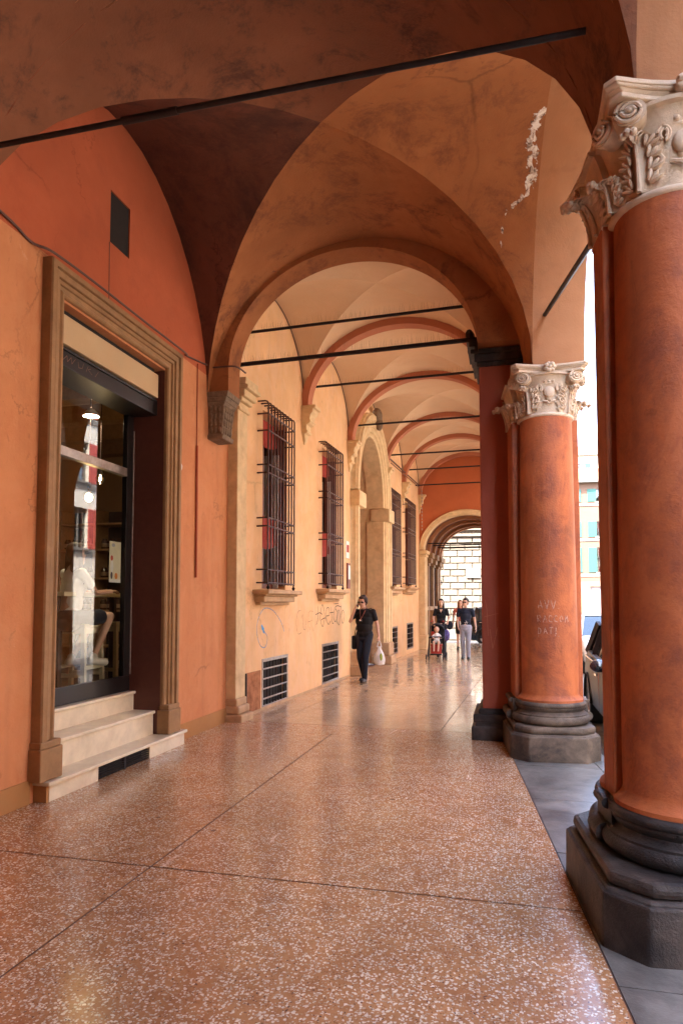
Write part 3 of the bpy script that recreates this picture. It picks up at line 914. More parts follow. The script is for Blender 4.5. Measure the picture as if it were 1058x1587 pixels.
mb = MB(L1b)
mb.box(-0.31, 0.76, 8.06, 8.80, 0.0, 4.45)
mb.build('pier', 'pilaster', b2, smooth=False, bevel=0.02)
mb = MB(L1b)
for z0, z1, d in ((0.0, 0.16, 0.13), (0.16, 0.22, 0.09), (0.22, 0.30, 0.11), (0.30, 0.36, 0.05)):
    mb.box(-0.31 - d, 0.30, 8.06 - d * 0.6, 8.80 + d, z0 - 0.02, z1 - 0.001)
mb.build('pier_base', 'base', b2, smooth=False, bevel=0.02)
mb = MB(L1b)
for z0, z1, d in ((4.40, 4.45, 0.02), (4.45, 4.54, 0.05), (4.54, 4.60, 0.09), (4.60, 4.70, 0.05), (4.70, 4.76, 0.12), (4.76, 4.80, 0.15)):
    mb.box(-0.31 - d, 0.20, 8.16 + 0.004, 8.80 + d, z0 + 0.001, z1)
for z0, z1, d in ((4.40, 4.45, 0.02), (4.45, 4.54, 0.05), (4.54, 4.59, 0.09)):
    mb.box(-0.31 - d, 0.20, 8.05 - d, 8.17, z0 + 0.001, z1)
for i in range(10):
    mb.ell((-0.44 + 0.03 * random.random(), 8.25 + 0.06 * i, 4.86 + 0.08 * random.random()), 0.05, 0.05, 0.07, 7, 5)
mb.build('pier_capital', 'base', b2, smooth=False)
mb = MB(L1b); mb.box(-0.305, 0.35, 8.165, 8.80, 4.80, 7.0); mb.build('pier_head', 'vault2', b2, smooth=False)
# street side of the second building
for i, (s0, s1) in enumerate(zip(BAYS, BAYS[1:])):
    m2 = MB(); N = 30
    y0, y1 = s0 + 0.28 + (0.25 if i == 0 else 0), s1 - 0.28
    c, h = (y0 + y1) / 2, (y1 - y0) / 2
    v = []; f = []
    for k in range(N + 1):
        a = math.pi * k / N
        y, z = c - h * math.cos(a), 4.35 + 1.45 * math.sin(a) + 0.026 * c
        v += [(W2, y, 7.3), (W2, y, z), (W2 + 0.5, y, z), (W2 + 0.5, y, 7.3)]
    for k in range(N):
        for q in range(3): f.append((4 * k + q, 4 * k + q + 1, 4 * k + 4 + q + 1, 4 * k + 4 + q))
    m2.add(v, f); m2.build('street_arch', 'vault2', b2, angle=30)
    m2 = MB(); m2.box(W2 + 0.001, W2 + 0.499, y1, s1 + (0.28 if i < 4 else 0.0), 4.34, 7.3); m2.build('pier_head', 'vault2', b2, smooth=False)
    if i < 4:
        m2 = MB(); m2.lathe([(0.36, 0), (0.36, 0.22), (0.33, 0.24), (0.34, 0.34), (0.28, 0.40), (0.25, 0.46), (0.22, 3.75), (0.25, 3.80), (0.24, 3.86), (0.33, 4.22), (0.36, 4.24), (0.36, 4.36)], W2 + 0.25, s1, 24)
        m2.build('column', 'wall2', b2)
mb = MB(); mb.box(-9, W2 + 0.51, -0.18, 15.0, 7.2, 13.2); mb.build('upper_storey', 'wall2', b2, smooth=False)
# floor of the second arcade
mb = MB(); mb.F = Matrix.Translation(O2) @ Matrix.Rotation(-D2, 4, 'Z')
mb.add([(-0.3, -0.4, -0.0135), (W2 + 0.1, -0.4, -0.0135), (W2 + 0.1, 19.3, -0.0135), (-0.3, 19.3, -0.0135)], [(0, 1, 2, 3)])
floor2 = struct(mb.build('arcade_floor', 'joint', smooth=False), 'polished pale terrazzo arcade floor beyond the dividing arch')
def fp2(s0, s1, n0, n1, mat='terrazzo2'):
    T = Matrix.Translation(O2) @ Matrix.Rotation(-D2, 4, 'Z')
    q = [T @ Vector(p + (0,)) for p in ((n0, s0), (n1, s0), (n1, s1), (n0, s1))]
    m2 = MB(); m2.prism([(p.x, p.y) for p in q], -0.012, 0.0006)
    m2.build('terrazzo_panel', mat, floor2, smooth=False)
g = 0.006
fp2(-0.31, 0.25, -0.1, W2 + 0.1, 'terrazzo')
cuts = [0.25 + g] + BAYS[1:] + [17.0, 19.28]
for s0, s1 in zip(cuts, cuts[1:]):
    fp2(s0 + g, s1 - g, -0.1, 0.55 - g); fp2(s0 + g, s1 - g, 0.55 + g, 2.75 - g); fp2(s0 + g, s1 - g, 2.75 + g, W2 + 0.1)
mb = MB(); mb.F = Matrix.Translation(O2) @ Matrix.Rotation(-D2, 4, 'Z')
mb.box(W2 + 0.105, W2 + 0.95, 0.75, 19.3, -0.16, -0.003)
struct(mb.build('pavement', 'slab', smooth=False), 'grey kerb strip outside the far arcade')

# ------------------------------------------------------------------ windows of the second building
def arc_path(s, z, z1, d, back=0.0):
    return
for wi, w in enumerate(WINS):
    s0, s1, z0, z1 = w
    win = bpy.data.objects.new('window', None); COL.objects.link(win); win.parent = b2
    sw = s1 - s0
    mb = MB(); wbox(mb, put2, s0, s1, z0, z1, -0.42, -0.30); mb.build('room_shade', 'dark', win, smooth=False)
    mb = MB()
    for u0, u1, a, b in ((s0, s0 + 0.07, z0, z1), (s1 - 0.07, s1, z0, z1), (s0 + 0.07, s1 - 0.07, z1 - 0.08, z1), (s0 + 0.07, s1 - 0.07, z0, z0 + 0.09), (s0 + sw / 2 - 0.05, s0 + sw / 2 + 0.05, z0 + 0.09, z1 - 0.08)):
        wbox(mb, put2, u0, u1, a, b, -0.27, -0.20)
    mb.build('frame', 'wood', win, smooth=False, bevel=0.006)
    for u0, u1 in ((s0 + 0.07, s0 + sw / 2 - 0.05), (s0 + sw / 2 + 0.05, s1 - 0.07)):
        mb = MB(); mb.add([put2(u0, z0 + 0.09, -0.235), put2(u1, z0 + 0.09, -0.235), put2(u1, z1 - 0.08, -0.235), put2(u0, z1 - 0.08, -0.235)], [(0, 1, 2, 3)])
        mb.build('pane', 'winglass', win, smooth=False)
    # far shutter leaf folded against the reveal and a white inner blind
    mb = MB()
    for k in range(3):
        wbox(mb, put2, s1 - 0.045, s1 - 0.012, z0 + 0.06 + k * (z1 - z0 - 0.1) / 3, z0 + 0.02 + (k + 1) * (z1 - z0 - 0.1) / 3, -0.195, -0.02)
    mb.build('shutter', 'wood', win, smooth=False, bevel=0.005)
    if wi < 2:
        mb = MB(); wbox(mb, put2, s1 - 0.075, s1 - 0.05, z0 + 0.02, z1 - 0.5, -0.195, -0.10); mb.build('blind_edge', 'white', win, smooth=False, bevel=0.004)
        for zt, hgt in ((z1 - 0.02, 0.36), (z0 + 0.58 * (z1 - z0) - 0.42, 0.42)):
            mb = MB()
            def cl(i, j, zt=zt, hgt=hgt):
                u = s0 + 0.03 + (sw - 0.08) * i
                sag = 0.10 * math.sin(math.pi * i) * j
                return put2(u, zt - hgt * j - sag, -0.185 + 0.05 * j * j + 0.012 * math.sin(i * 40))
            mb.grid(cl, 24, 6); mb.build('red_valance', 'redcloth', win)
    mb = MB(); wbox(mb, put2, s0 + 0.10, s0 + sw * 0.42, z0 + 0.12, z1 - 0.42, -0.275, -0.262); mb.build('reflection_panel', 'white', win, smooth=False)  # white sheet standing in for the pale reflection in the left pane
    # moulded sill
    mb = MB()
    for a, b, d, e in ((-0.02, -0.085, 0.26, 0.14), (-0.085, -0.115, 0.20, 0.09), (-0.115, -0.20, 0.16, 0.06), (-0.20, -0.25, 0.08, 0.02)):
        wbox(mb, put2, CAGES[wi][0] - 0.02 - e, CAGES[wi][1] + 0.02 + e, z0 + b + 0.001, z0 + a, -0.25 if a > -0.03 else -0.01, d)
    mb.build('sill', 'sill', win, smooth=False, bevel=0.014)
    # projecting iron cage
    off = 0.17; c0, c1 = s0 - 0.09, s1 - 0.36 + 0.02 * wi
    c0, c1, zt = CAGES[wi]
    nb = 10
    def vbar():
        m2 = MB()
        pts = [(0.0, 0, zt - z0), (off - 0.05, 0, zt - z0), (off - 0.015, 0, zt - z0 - 0.015), (off, 0, zt - z0 - 0.05), (off, 0, 0.06)]
        m2.tube(pts, 0.0125, 6)
        return m2.mesh('bar', 'grille')
    mev = vbar()
    for i in range(nb): inst(mev, 'bar', win, (0, c0 + (c1 - c0) * i / (nb - 1), z0))
    mh = MB(); mh.tube([(0, c0 - 0.01, 0), (off, c0 - 0.01, 0), (off, c1 + 0.01, 0), (0, c1 + 0.01, 0)], 0.013, 6); meh = mh.mesh('cross_bar', 'grille')
    hts = [0.08, 0.27, 0.90, 1.02, 1.68, 1.80, 2.30, 2.55]
    for hh in hts: inst(meh, 'cross_bar', win, (0, 0, z0 + hh * (zt - z0) / 2.74))
    for u in (c0 + 0.02, c1 - 0.02):
        mb = MB(); mb.tube([(off, u, z0 + 0.07), (off, u, z0 + 0.03)], 0.012, 6); mb.ell((off, u, z0 + 0.015), 0.028, 0.028, 0.022, 8, 6); mb.tube([(off, u, z0), (off, u, z0 - 0.03)], [0.02, 0.006], 6)
        mb.build('finial', 'iron', win)
# ------------------------------------------------------------------ basement gratings
for gi, w in enumerate(GRATES):
    s0, s1, z0, z1 = w
    gr = bpy.data.objects.new('basement_grating', None); COL.objects.link(gr); gr.parent = b2
    mb = MB(); wbox(mb, put2, s0, s1, z0, z1, -0.16, -0.10); mb.build('recess', 'dark', gr, smooth=False)
    mb = MB(); t = 0.03
    for u0, u1, a, b in ((s0 - 0.02, s0 + t, z0 - 0.02, z1 + 0.02), (s1 - t, s1 + 0.02, z0 - 0.02, z1 + 0.02), (s0 + t, s1 - t, z1 - t, z1 + 0.02), (s0 + t, s1 - t, z0 - 0.02, z0 + t)):
        wbox(mb, put2, u0, u1, a, b, -0.05, 0.006)
    mb.build('frame', 'grate', gr, smooth=False, bevel=0.004)
    m2 = MB(); m2.bar((-0.012, 0, 0), (-0.012, 0, z1 - z0), 0.012, 0.012, up=(1, 0, 0)); mv = m2.mesh('bar', 'iron')
    for i in range(1, 9): inst(mv, 'bar', gr, (-0.004, s0 + (s1 - s0) * i / 9, z0))
    m2 = MB(); m2.bar((0, 0, 0), (0, s1 - s0, 0), 0.016, 0.020); mh_ = m2.mesh('cross_bar', 'grate')
    for i in range(1, 5): inst(mh_, 'cross_bar', gr, (0.004, s0, z0 + (z1 - z0) * (i - 0.1) / 4.8))
# meter hatch
mb = MB(); wbox(mb, put2, 0.56, 1.06, 0.04, 0.60, -0.01, 0.012); mb.build('meter_hatch', 'rust', b2, smooth=False, bevel=0.004)
mb = MB(); wbox(mb, put2, 0.53, 0.558, 0.03, 0.60, -0.01, 0.02); mb.build('hatch_hinge', 'iron', b2, smooth=False)
# small notices by the portal
mb = MB(); wbox(mb, put2, 5.62, 5.86, 2.55, 2.92, -0.01, 0.02); sg = mb.build('notice_plate', 'white', b2, smooth=False, bevel=0.004)
mb = MB(); wbox(mb, put2, 5.66, 5.82, 2.68, 2.84, 0.021, 0.024); mb.build('red_mark', 'redcloth', sg, smooth=False)
mb = MB(); wbox(mb, put2, 5.70, 5.90, 1.90, 2.45, -0.01, 0.035); sg = mb.build('notice_board', 'wood', b2, smooth=False, bevel=0.004)
mb = MB(); wbox(mb, put2, 5.73, 5.87, 2.10, 2.40, 0.036, 0.039); mb.build('paper', 'white', sg, smooth=False)

# ------------------------------------------------------------------ arched portal
po = bpy.data.objects.new('portal', None); COL.objects.link(po); po.parent = b2
def arch_path(c, a, zs, b, zb, n=28):
    arc = [(c - a * math.cos(math.pi * i / n), zs + b * math.sin(math.pi * i / n)) for i in range(n + 1)]
    return arc if abs(zb - zs) < 1e-6 else [(c - a, zb)] + arc + [(c + a, zb)]
pprof = [(-0.02, -0.4), (-0.02, 0.05), (0.03, 0.08), (0.08, 0.05), (0.10, 0.10), (0.20, 0.10), (0.22, 0.13), (0.30, 0.15), (0.36, 0.11), (0.40, 0.17), (0.50, 0.17), (0.53, 0.12), (0.56, 0.12), (0.56, -0.02)]
mb = MB(); mb.sweep(arch_path(pc, 1.27, 4.10, 1.60, 4.10), pprof, put2); mb.build('archivolt', 'sandstone', po, angle=35)
for sgn in (-1, 1):
    mb = MB(); mb.sweep([(pc - 1.27, 0.55), (pc - 1.27, 3.74)] if sgn < 0 else [(pc + 1.27, 3.74), (pc + 1.27, 0.55)], pprof, put2)
    mb.build('jamb', 'sandstone', po, angle=35)
    u0, u1 = (pc - 1.86, pc - 1.23) if sgn < 0 else (pc + 1.23, pc + 1.86)
    mb = MB(); wbox(mb, put2, u0, u1, 3.74, 4.08, -0.3, 0.22); mb.build('impost', 'sandstone', po, smooth=False, bevel=0.02)
    mb = MB(); wbox(mb, put2, u0, u1, 0.0, 0.22, -0.3, 0.26); wbox(mb, put2, u0 + 0.02, u1 - 0.02, 0.22, 0.56, -0.3, 0.20); mb.build('jamb_base', 'sill', po, smooth=False, bevel=0.03)
mb = MB()
m_pts = arch_path(pc, 1.29, 4.10, 1.62, 0.0)
v = []; f = []
for (u, z) in m_pts: v += [put2(u, z, 0.02), put2(u, z, -0.75)]
for i in range(len(m_pts) - 1): f.append((2 * i, 2 * i + 1, 2 * i + 3, 2 * i + 2))
mb.add(v, f); mb.build('reveal', 'sandstone', po, angle=30)
mb = MB(); wbox(mb, put2, pc - 1.35, pc + 1.35, 0.0, 5.8, -0.82, -0.72); dl = mb.build('door_leaf', 'wood', po, smooth=False)
for i in range(4):
    for sg_ in (-1, 1):
        mb = MB(); wbox(mb, put2, pc + sg_ * 0.66 - 0.5, pc + sg_ * 0.66 + 0.5, 0.25 + i * 1.0, 1.1 + i * 1.0, -0.72, -0.69); mb.build('door_panel', 'wood', dl, smooth=False, bevel=0.02)
mb = MB(); mb.ell((0.15, 8.0, 6.25), 0.13, 0.20, 0.22, 10, 8); mb.ell((0.2, 8.0, 6.05), 0.10, 0.13, 0.16, 10, 8); mb.build('keystone_carving', 'corbel', po)

# ------------------------------------------------------------------ end wall and the low arcade beyond
S3 = 14.98
T2 = Matrix.Translation(O2) @ Matrix.Rotation(-D2, 4, 'Z')
o3 = T2 @ Vector((0, S3, 0))
b3 = thing('arcade_building', 'rust red end wall with low cream edged arch leading to dark barrel vaulted passage', 'building', o3, -D2)
G = Matrix.Translation((0, -S3, 0))
mb = MB(G)
def aw(x0, x1, y0, y1, ax0, ax1, zs, rise, ztop): arch_wall(mb, x0, x1, y0, y1, ax0, ax1, zs, rise, ztop, -0.02, -0.02)
aw(-0.1, W2 + 0.5, S3, S3 + 0.35, 0.14, 3.06, 3.45, 1.22, 7.3)
mb.build('wall', 'endwall', b3, angle=30)
def putE(u, z, h): return (u, S3 - h, z)
mb = MB(G); mb.sweep([(1.6 - 1.46 * math.cos(math.pi * i / 28), 3.45 + 1.22 * math.sin(math.pi * i / 28)) for i in range(29)], [(-0.03, -0.3), (-0.03, 0.04), (0.02, 0.06), (0.09, 0.05), (0.12, 0.07), (0.15, 0.0)], putE)
mb.build('archivolt', 'sandstone', b3, angle=35)
mb = MB(G); mb.box(0.0, 0.22, S3 - 0.14, S3 + 0.4, 0.5, 3.2); mb.box(-0.02, 0.26, S3 - 0.18, S3 + 0.45, 0.0, 0.5); mb.box(-0.02, 0.25, S3 - 0.16, S3 + 0.45, 3.2, 3.3); mb.box(-0.02, 0.30, S3 - 0.2, S3 + 0.45, 3.3, 3.42)
mb.build('pilaster', 'sandstone', b3, smooth=False, bevel=0.02)
# barrel with ribs
mb = MB(G)
def barrel(i, j):
    a = math.pi * i; s = S3 + 0.3 + 4.0 * j
    return (1.6 - 1.50 * math.cos(a), s, 3.45 + 1.27 * math.sin(a))
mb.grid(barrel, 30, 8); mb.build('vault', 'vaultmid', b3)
for s in (16.2, 17.4, 18.6, 19.15):
    mb = MB(G); v = []; f = []
    for i in range(31):
        a = math.pi * i / 30; c_, s_ = -math.cos(a), math.sin(a)
        for rr, yy in ((0.02, -0.12), (-0.10, -0.12), (-0.10, 0.12), (0.02, 0.12)):
            v.append((1.6 + c_ * (1.50 + rr), s + yy, 3.45 + s_ * (1.27 + rr)))
    for i in range(30):
        for k in range(3): f.append((4 * i + k, 4 * i + k + 1, 4 * i + 4 + k + 1, 4 * i + 4 + k))
    mb.add(v, f); mb.build('transverse_arch', 'arch1', b3, angle=30)
    mb = MB(G); mb.tube([(0.1, s - 0.2, 3.75 + 0.02 * (s - 16)), (3.1, s - 0.2, 3.75 + 0.02 * (s - 16))], 0.022, 6); mb.build('tie_rod', 'rod', b3)
    mb = MB(G); mb.box(-0.05, 0.14, s - 0.14, s + 0.14, 0.35, 2.95); mb.box(-0.05, 0.20, s - 0.18, s + 0.18, 0.0, 0.35); mb.box(-0.05, 0.18, s - 0.18, s + 0.18, 2.95, 3.05); mb.box(-0.05, 0.26, s - 0.22, s + 0.22, 3.05, 3.22); mb.box(-0.05, 0.32, s - 0.26, s + 0.26, 3.22, 3.42)
    mb.build('pilaster', 'frame', b3, smooth=False, bevel=0.015)
    mb = MB(G); mb.box(3.06, 3.5, s - 0.28, s + 0.28, 0.0, 3.45); mb.build('pier', 'endwall', b3, smooth=False)
for s in (15.35, 16.5, 17.7):
    mb = MB(G); mb.box(-0.02, 0.012, s, s + 0.75, 1.5, 3.3); wd = mb.build('window', 'blackframe', b3, smooth=False)
    for i in range(5):
        m2 = MB(G); m2.tube([(0.06, s + 0.05 + i * 0.16, 1.5), (0.06, s + 0.05 + i * 0.16, 3.3)], 0.01, 6); m2.build('bar', 'grille', wd)
    m2 = MB(G); m2.box(-0.02, 0.14, s - 0.05, s + 0.8, 1.34, 1.48); m2.build('sill', 'sill', wd, smooth=False, bevel=0.015)
mb = MB(G); mb.box(3.06, 3.4, S3 + 0.3, 19.27, 3.44, 5.2); mb.build('street_lintel', 'endwall', b3, smooth=False)
mb = MB(G); mb.box(-9, 3.6, S3 + 0.36, 19.27, 5.0, 6.6); mb.build('upper_storey', 'endwall', b3, smooth=False)
# ------------------------------------------------------------------ columns
def octagon(h, cut, y1=None):
    """chamfered square of half width h, stretched back to y1"""
    yb = h if y1 is None else y1
    return [(-h, -h + cut), (-h + cut, -h), (h - cut, -h), (h, -h + cut), (h, yb - cut), (h - cut, yb), (-h + cut, yb), (-h, yb - cut)]

def leaf(mb, ang, cx, cy, r0, z0, z1, w, flare, lobes=5, nx=16, ny=30):
    ca, sa = math.cos(ang), math.sin(ang)
    def fn(i, j):
        x = i * 2 - 1
        t = j
        wid = w * (0.75 + 0.45 * math.sin(math.pi * min(1, t * 0.9 + 0.12))) * (1 - 0.75 * max(0, t - 0.78) / 0.22)
        saw = (t * lobes) % 1.0
        wid *= 1 + (0.26 * saw - 0.12) * abs(x) ** 1.5
        rad = r0 + flare * t ** 2.2 + 0.030 - 0.016 * abs(x) + 0.014 * math.exp(-(x * 7) ** 2) + 0.013 * (saw - 0.5) * abs(x) ** 1.2 + 0.006 * math.cos(x * 7.5)
        z = z0 + (z1 - z0) * t
        if t > 0.8:
            k = (t - 0.8) / 0.2
            rad += 0.055 * math.sin(k * math.pi * 0.75); z = z0 + (z1 - z0) * (0.8 + 0.10 * math.sin(k * math.pi)) - 0.02 * k
        tx = x * wid
        rad -= tx * tx * 1.6
        return (cx + ca * rad - sa * tx, cy + sa * rad + ca * tx, z)
    mb.grid(fn, nx, ny)
    # back faces for thickness
    def fn2(i, j):
        p = fn(1 - i, j)
        return (p[0] - ca * 0.02, p[1] - sa * 0.02, p[2] - 0.004)
    mb.grid(fn2, nx, ny)
    # midrib, side leaflets with finger lobes and the curled tip
    mb.tube([tuple(Vector(fn(0.5, k / 10)) + Vector((ca, sa, 0)) * 0.006) for k in range(10)], [0.013 - 0.0006 * k for k in range(10)], 6)
    rad_v = Vector((ca, sa, 0)); tan_v = Vector((-sa, ca, 0)); zv = Vector((0, 0, 1))
    hgt = z1 - z0
    for lv in range(4):
        t = 0.14 + lv * 0.19
        for sx in (-1, 1):
            for fg in range(3):
                th = R(18 + fg * 30)
                d = (tan_v * sx * math.cos(th) + zv * math.sin(th)).normalized()
                pr = rad_v.cross(d).normalized()
                cpt = Vector(fn(0.5 + sx * (0.30 - 0.05 * fg), min(0.8, t + 0.02 * fg))) + rad_v * (0.010 + 0.006 * fg) + d * (0.012 + 0.004 * fg)
                T_ = Matrix((d, pr, rad_v)).transposed()
                mb.ell(tuple(cpt), w * 0.36, 0.012, 0.014, 8, 6, T_)
    tip = Vector(fn(0.5, 0.92))
    for q in (-1, 0, 1):
        mb.ell(tuple(tip + tan_v * q * w * 0.28 + rad_v * (0.022 - 0.008 * abs(q)) - zv * (0.012 + 0.008 * abs(q))), 0.020, 0.020, 0.024, 8, 6)
    return mb

def volute(mb, c, ang, r=0.082, depth=0.10):
    """scroll with its face turned towards ang (0 = +x)"""
    n = Vector((math.cos(ang), math.sin(ang), 0)); u = Vector((-math.sin(ang), math.cos(ang), 0)); k = Vector((0, 0, 1))
    c = Vector(c)
    ring = [c + (u * math.cos(a) + k * math.sin(a)) * r for a in [2 * math.pi * i / 24 for i in range(24)]]
    v = [tuple(p - n * depth) for p in ring] + [tuple(p) for p in ring]
    f = [tuple(range(24)), tuple(range(47, 23, -1))] + [(i, (i + 1) % 24, 24 + (i + 1) % 24, 24 + i) for i in range(24)]
    mb.add(v, f)
    pts = []; rs = []
    for i in range(52):
        t = i / 51; a = math.pi / 2 + t * 2.35 * 2 * math.pi; rr = r * (0.90 * (1 - t) + 0.12 * t)
        pts.append(tuple(c + (u * math.cos(a) + k * math.sin(a)) * rr + n * (0.004 + 0.016 * t))); rs.append(0.013 - 0.004 * t)
    mb.tube(pts, rs, 6)
    mb.ell(tuple(c + n * 0.016), 0.016, 0.016, 0.016, 8, 6)

def concave(h, d, yb, n=8, cut=0.05):
    """abacus outline: concave front and sides with cut corners"""
    out = []
    def side(p, q, inw):
        p, q = Vector(p), Vector(q)
        nn = Vector(inw)
        for i in range(n + 1):
            t = i / n
            out.append(tuple(p.lerp(q, t) + nn * d * math.sin(math.pi * t)))
    side((-h + cut, -h), (h - cut, -h), (0, 1))
    side((h, -h + cut), (h, yb - cut), (-0.6, 0))
    side((h - cut, yb), (-h + cut, yb), (0, 0))
    side((-h, yb - cut), (-h, -h + cut), (0.6, 0))
    return out

def make_column(label, loc, back, base_mat, core=0.352, ph=0.445, up=0.0):
    c = thing('column', label, 'column', loc, ROW)
    prof = [(0.335, 0.55), (0.335, 0.585), (0.315, 0.60), (0.295, 0.625)]
    for i in range(13):
        t = i / 12; prof.append((0.290 - 0.020 * t ** 1.6, 0.64 + (3.55 + up - 0.64) * t))
    mb = MB(); mb.lathe(prof, 0, 0, 48); mb.lathe([(p[0] - 0.002, p[1]) for p in prof], 0, back, 32)
    mb.build('shaft', 'column', c)
    mb = MB(); mb.box(-core, core, 0.06, back - 0.03, 0.56, 3.57 + up); mb.build('pier_core', 'column', c, smooth=False, bevel=0.012)
    # base
    bs = bpy.data.objects.new('base', None); COL.objects.link(bs); bs.parent = c
    yb = back + 0.43
    mb = MB(); mb.prism(octagon(ph, 0.16, yb), -0.02, 0.245, octagon(ph - 0.005, 0.16, yb)); mb.prism(octagon(ph - 0.015, 0.155, yb - .01), 0.245, 0.262, octagon(ph - 0.035, 0.15, yb - 0.03))
    mb.build('plinth', base_mat, bs, smooth=False, bevel=0.028)
    mb = MB(); mb.prism(octagon(ph - 0.04, 0.15, yb - 0.035), 0.262, 0.335); mb.build('upper_plinth', base_mat, bs, smooth=False, bevel=0.028)
    def torus(zc, hz, rad, name, rc):
        m2 = MB(); pr = []
        for i in range(9):
            a = -math.pi / 2 + math.pi * i / 8
            pr.append((rad - hz + hz * math.cos(a), zc + hz * math.sin(a)))
        m2.lathe(pr, 0, 0, 48); m2.lathe(pr, 0, back, 32)
        for sx in (-1, 1):
            m2.tube([(sx * (core + rad - 0.30 - hz), 0.07, zc), (sx * (core + rad - 0.30 - hz), back - 0.04, zc)], hz, 12)
        return m2.build(name, base_mat, bs)
    torus(0.385, 0.05, 0.395, 'lower_torus', 0)
    mb = MB(); mb.lathe([(0.372, 0.42), (0.372, 0.438), (0.345, 0.45), (0.332, 0.47), (0.345, 0.49), (0.352, 0.50), (0.352, 0.512)], 0, 0, 48); mb.box(-core - 0.03, core + 0.03, 0, back, 0.335, 0.56)
    mb.build('scotia', base_mat, bs)
    torus(0.535, 0.028, 0.362, 'upper_torus', 0)
    # capital
    cp = bpy.data.objects.new('capital', None); COL.objects.link(cp); cp.parent = c; cp.scale = (0.945, 0.945, 0.82); cp.location = (0, 0.015, 3.555 + up - 3.465 * 0.82)
    mb = MB(); pr = []
    for i in range(9):
        a = -math.pi / 2 + math.pi * i / 8
        pr.append((0.285 + 0.028 * math.cos(a), 3.465 + 0.028 * math.sin(a)))
    mb.lathe(pr, 0, 0, 40)
    for sx in (-1, 1): mb.tube([(sx * (core - 0.01), 0.05, 3.465), (sx * (core - 0.01), back, 3.465)], 0.03, 8)
    mb.build('astragal', 'cap', cp)
    mb = MB(); bell = []
    for i in range(13):
        t = i / 12; bell.append((0.268 + 0.075 * t ** 2.4, 3.485 + 0.475 * t))
    bell += [(0.372, 3.965), (0.375, 3.99), (0.33, 3.995)]
    mb.lathe(bell, 0, 0, 40)
    v = []; f = []
    for i, (r_, z_) in enumerate(bell):
        x = core - 0.02 + (r_ - 0.268)
        v += [(-x, 0.04, z_), (x, 0.04, z_), (x, back, z_), (-x, back, z_)]
    for i in range(len(bell) - 1):
        for k in range(4): f.append((4 * i + k, 4 * i + (k + 1) % 4, 4 * i + 4 + (k + 1) % 4, 4 * i + 4 + k))
    mb.add(v, f)
    mb.build('bell', 'cap', cp)
    ybk = back + 0.40
    mb = MB()
    mb.prism(concave(0.385, 0.075, ybk - 0.02), 3.992, 4.022); mb.prism(concave(0.375, 0.075, ybk - 0.03), 4.022, 4.045, concave(0.395, 0.075, ybk - 0.01)); mb.prism(concave(0.405, 0.075, ybk), 4.045, 4.062, concave(0.415, 0.075, ybk + 0.01)); mb.prism(concave(0.42, 0.075, ybk + 0.015), 4.062, 4.092)
    mb.build('abacus', 'cap', cp, smooth=False, bevel=0.006)
    for sx in (-1, 1):
        mb = MB(); volute(mb, (sx * 0.285, -0.335, 3.925), math.pi * 1.5 + sx * R(16)); mb.build('volute', 'cap', cp)
        mb = MB(); volute(mb, (sx * 0.385, -0.20, 3.925), (0 if sx > 0 else math.pi) - sx * R(28)); mb.build('volute', 'cap', cp)
        mb = MB(); volute(mb, (sx * 0.395, back + 0.12, 3.925), (0 if sx > 0 else math.pi)); mb.build('volute', 'cap', cp)
        mb = MB(); leaf(mb, math.pi * 1.5 + sx * R(42), 0, 0, 0.272, 3.49, 3.87, 0.105, 0.055); mb.build('acanthus_leaf', 'cap', cp)
        mb = MB(); leaf(mb, math.pi * 1.5 + sx * R(80), 0, 0, 0.272, 3.49, 3.72, 0.085, 0.05); mb.build('acanthus_leaf', 'cap', cp)
        mb = MB(); leaf(mb, (0 if sx > 0 else math.pi), 0, 0.16, core - 0.03, 3.49, 3.76, 0.12, 0.10); mb.build('acanthus_leaf', 'cap', cp)
        mb = MB(); leaf(mb, (0 if sx > 0 else math.pi), 0, back, core - 0.03, 3.49, 3.86, 0.12, 0.10); mb.build('acanthus_leaf', 'cap', cp)
        # scrolling tendrils beside the shield
        mb = MB()
        pts = []
        for i in range(22):
            t = i / 21; a = 3.4 * t * math.pi
            pts.append((sx * (0.105 + 0.035 * math.cos(a) * (1 - 0.6 * t)), -0.293 - 0.045 * max(0, (3.80 + 0.05 * math.sin(a) - 3.6)), 3.80 + 0.05 * math.sin(a) * (1 - 0.6 * t)))
        mb.tube(pts, 0.010, 6)
        mb.tube([(sx * 0.13, -0.27, 3.60), (sx * 0.11, -0.285, 3.66), (sx * 0.14, -0.275, 3.72), (sx * 0.11, -0.29, 3.77)], [0.010, 0.014, 0.012, 0.008], 6)
        mb.build('tendril', 'cap', cp)
    # shield with small crown
    mb = MB()
    T = Matrix.Rotation(R(-8), 3, 'X')
    mb.ell((0, -0.285, 3.76), 0.062, 0.035, 0.085, 16, 10, T)
    mb.ell((0, -0.275, 3.68), 0.035, 0.025, 0.045, 12, 8)
    for x in (-0.045, 0, 0.045): mb.ell((x, -0.305, 3.885), 0.021, 0.021, 0.021, 8, 6)
    mb.tube([(-0.06, -0.295, 3.858), (0, -0.312, 3.855), (0.06, -0.295, 3.858)], 0.011, 6)
    mb.tube([(-0.07, -0.28, 3.645), (-0.02, -0.295, 3.63), (0.0, -0.29, 3.60)], [0.012, 0.014, 0.006], 6)
    mb.tube([(0.07, -0.28, 3.645), (0.02, -0.295, 3.63), (0.0, -0.29, 3.60)], [0.012, 0.014, 0.006], 6)
    mb.build('shield', 'cap', cp)
    # flower in the middle of the abacus
    mb = MB()
    for i in range(7):
        a = 2 * math.pi * i / 7
        mb.ell((0.042 * math.cos(a), -0.365 - 0.012 * (i % 2), 4.045 + 0.042 * math.sin(a)), 0.030, 0.032, 0.030, 8, 6)
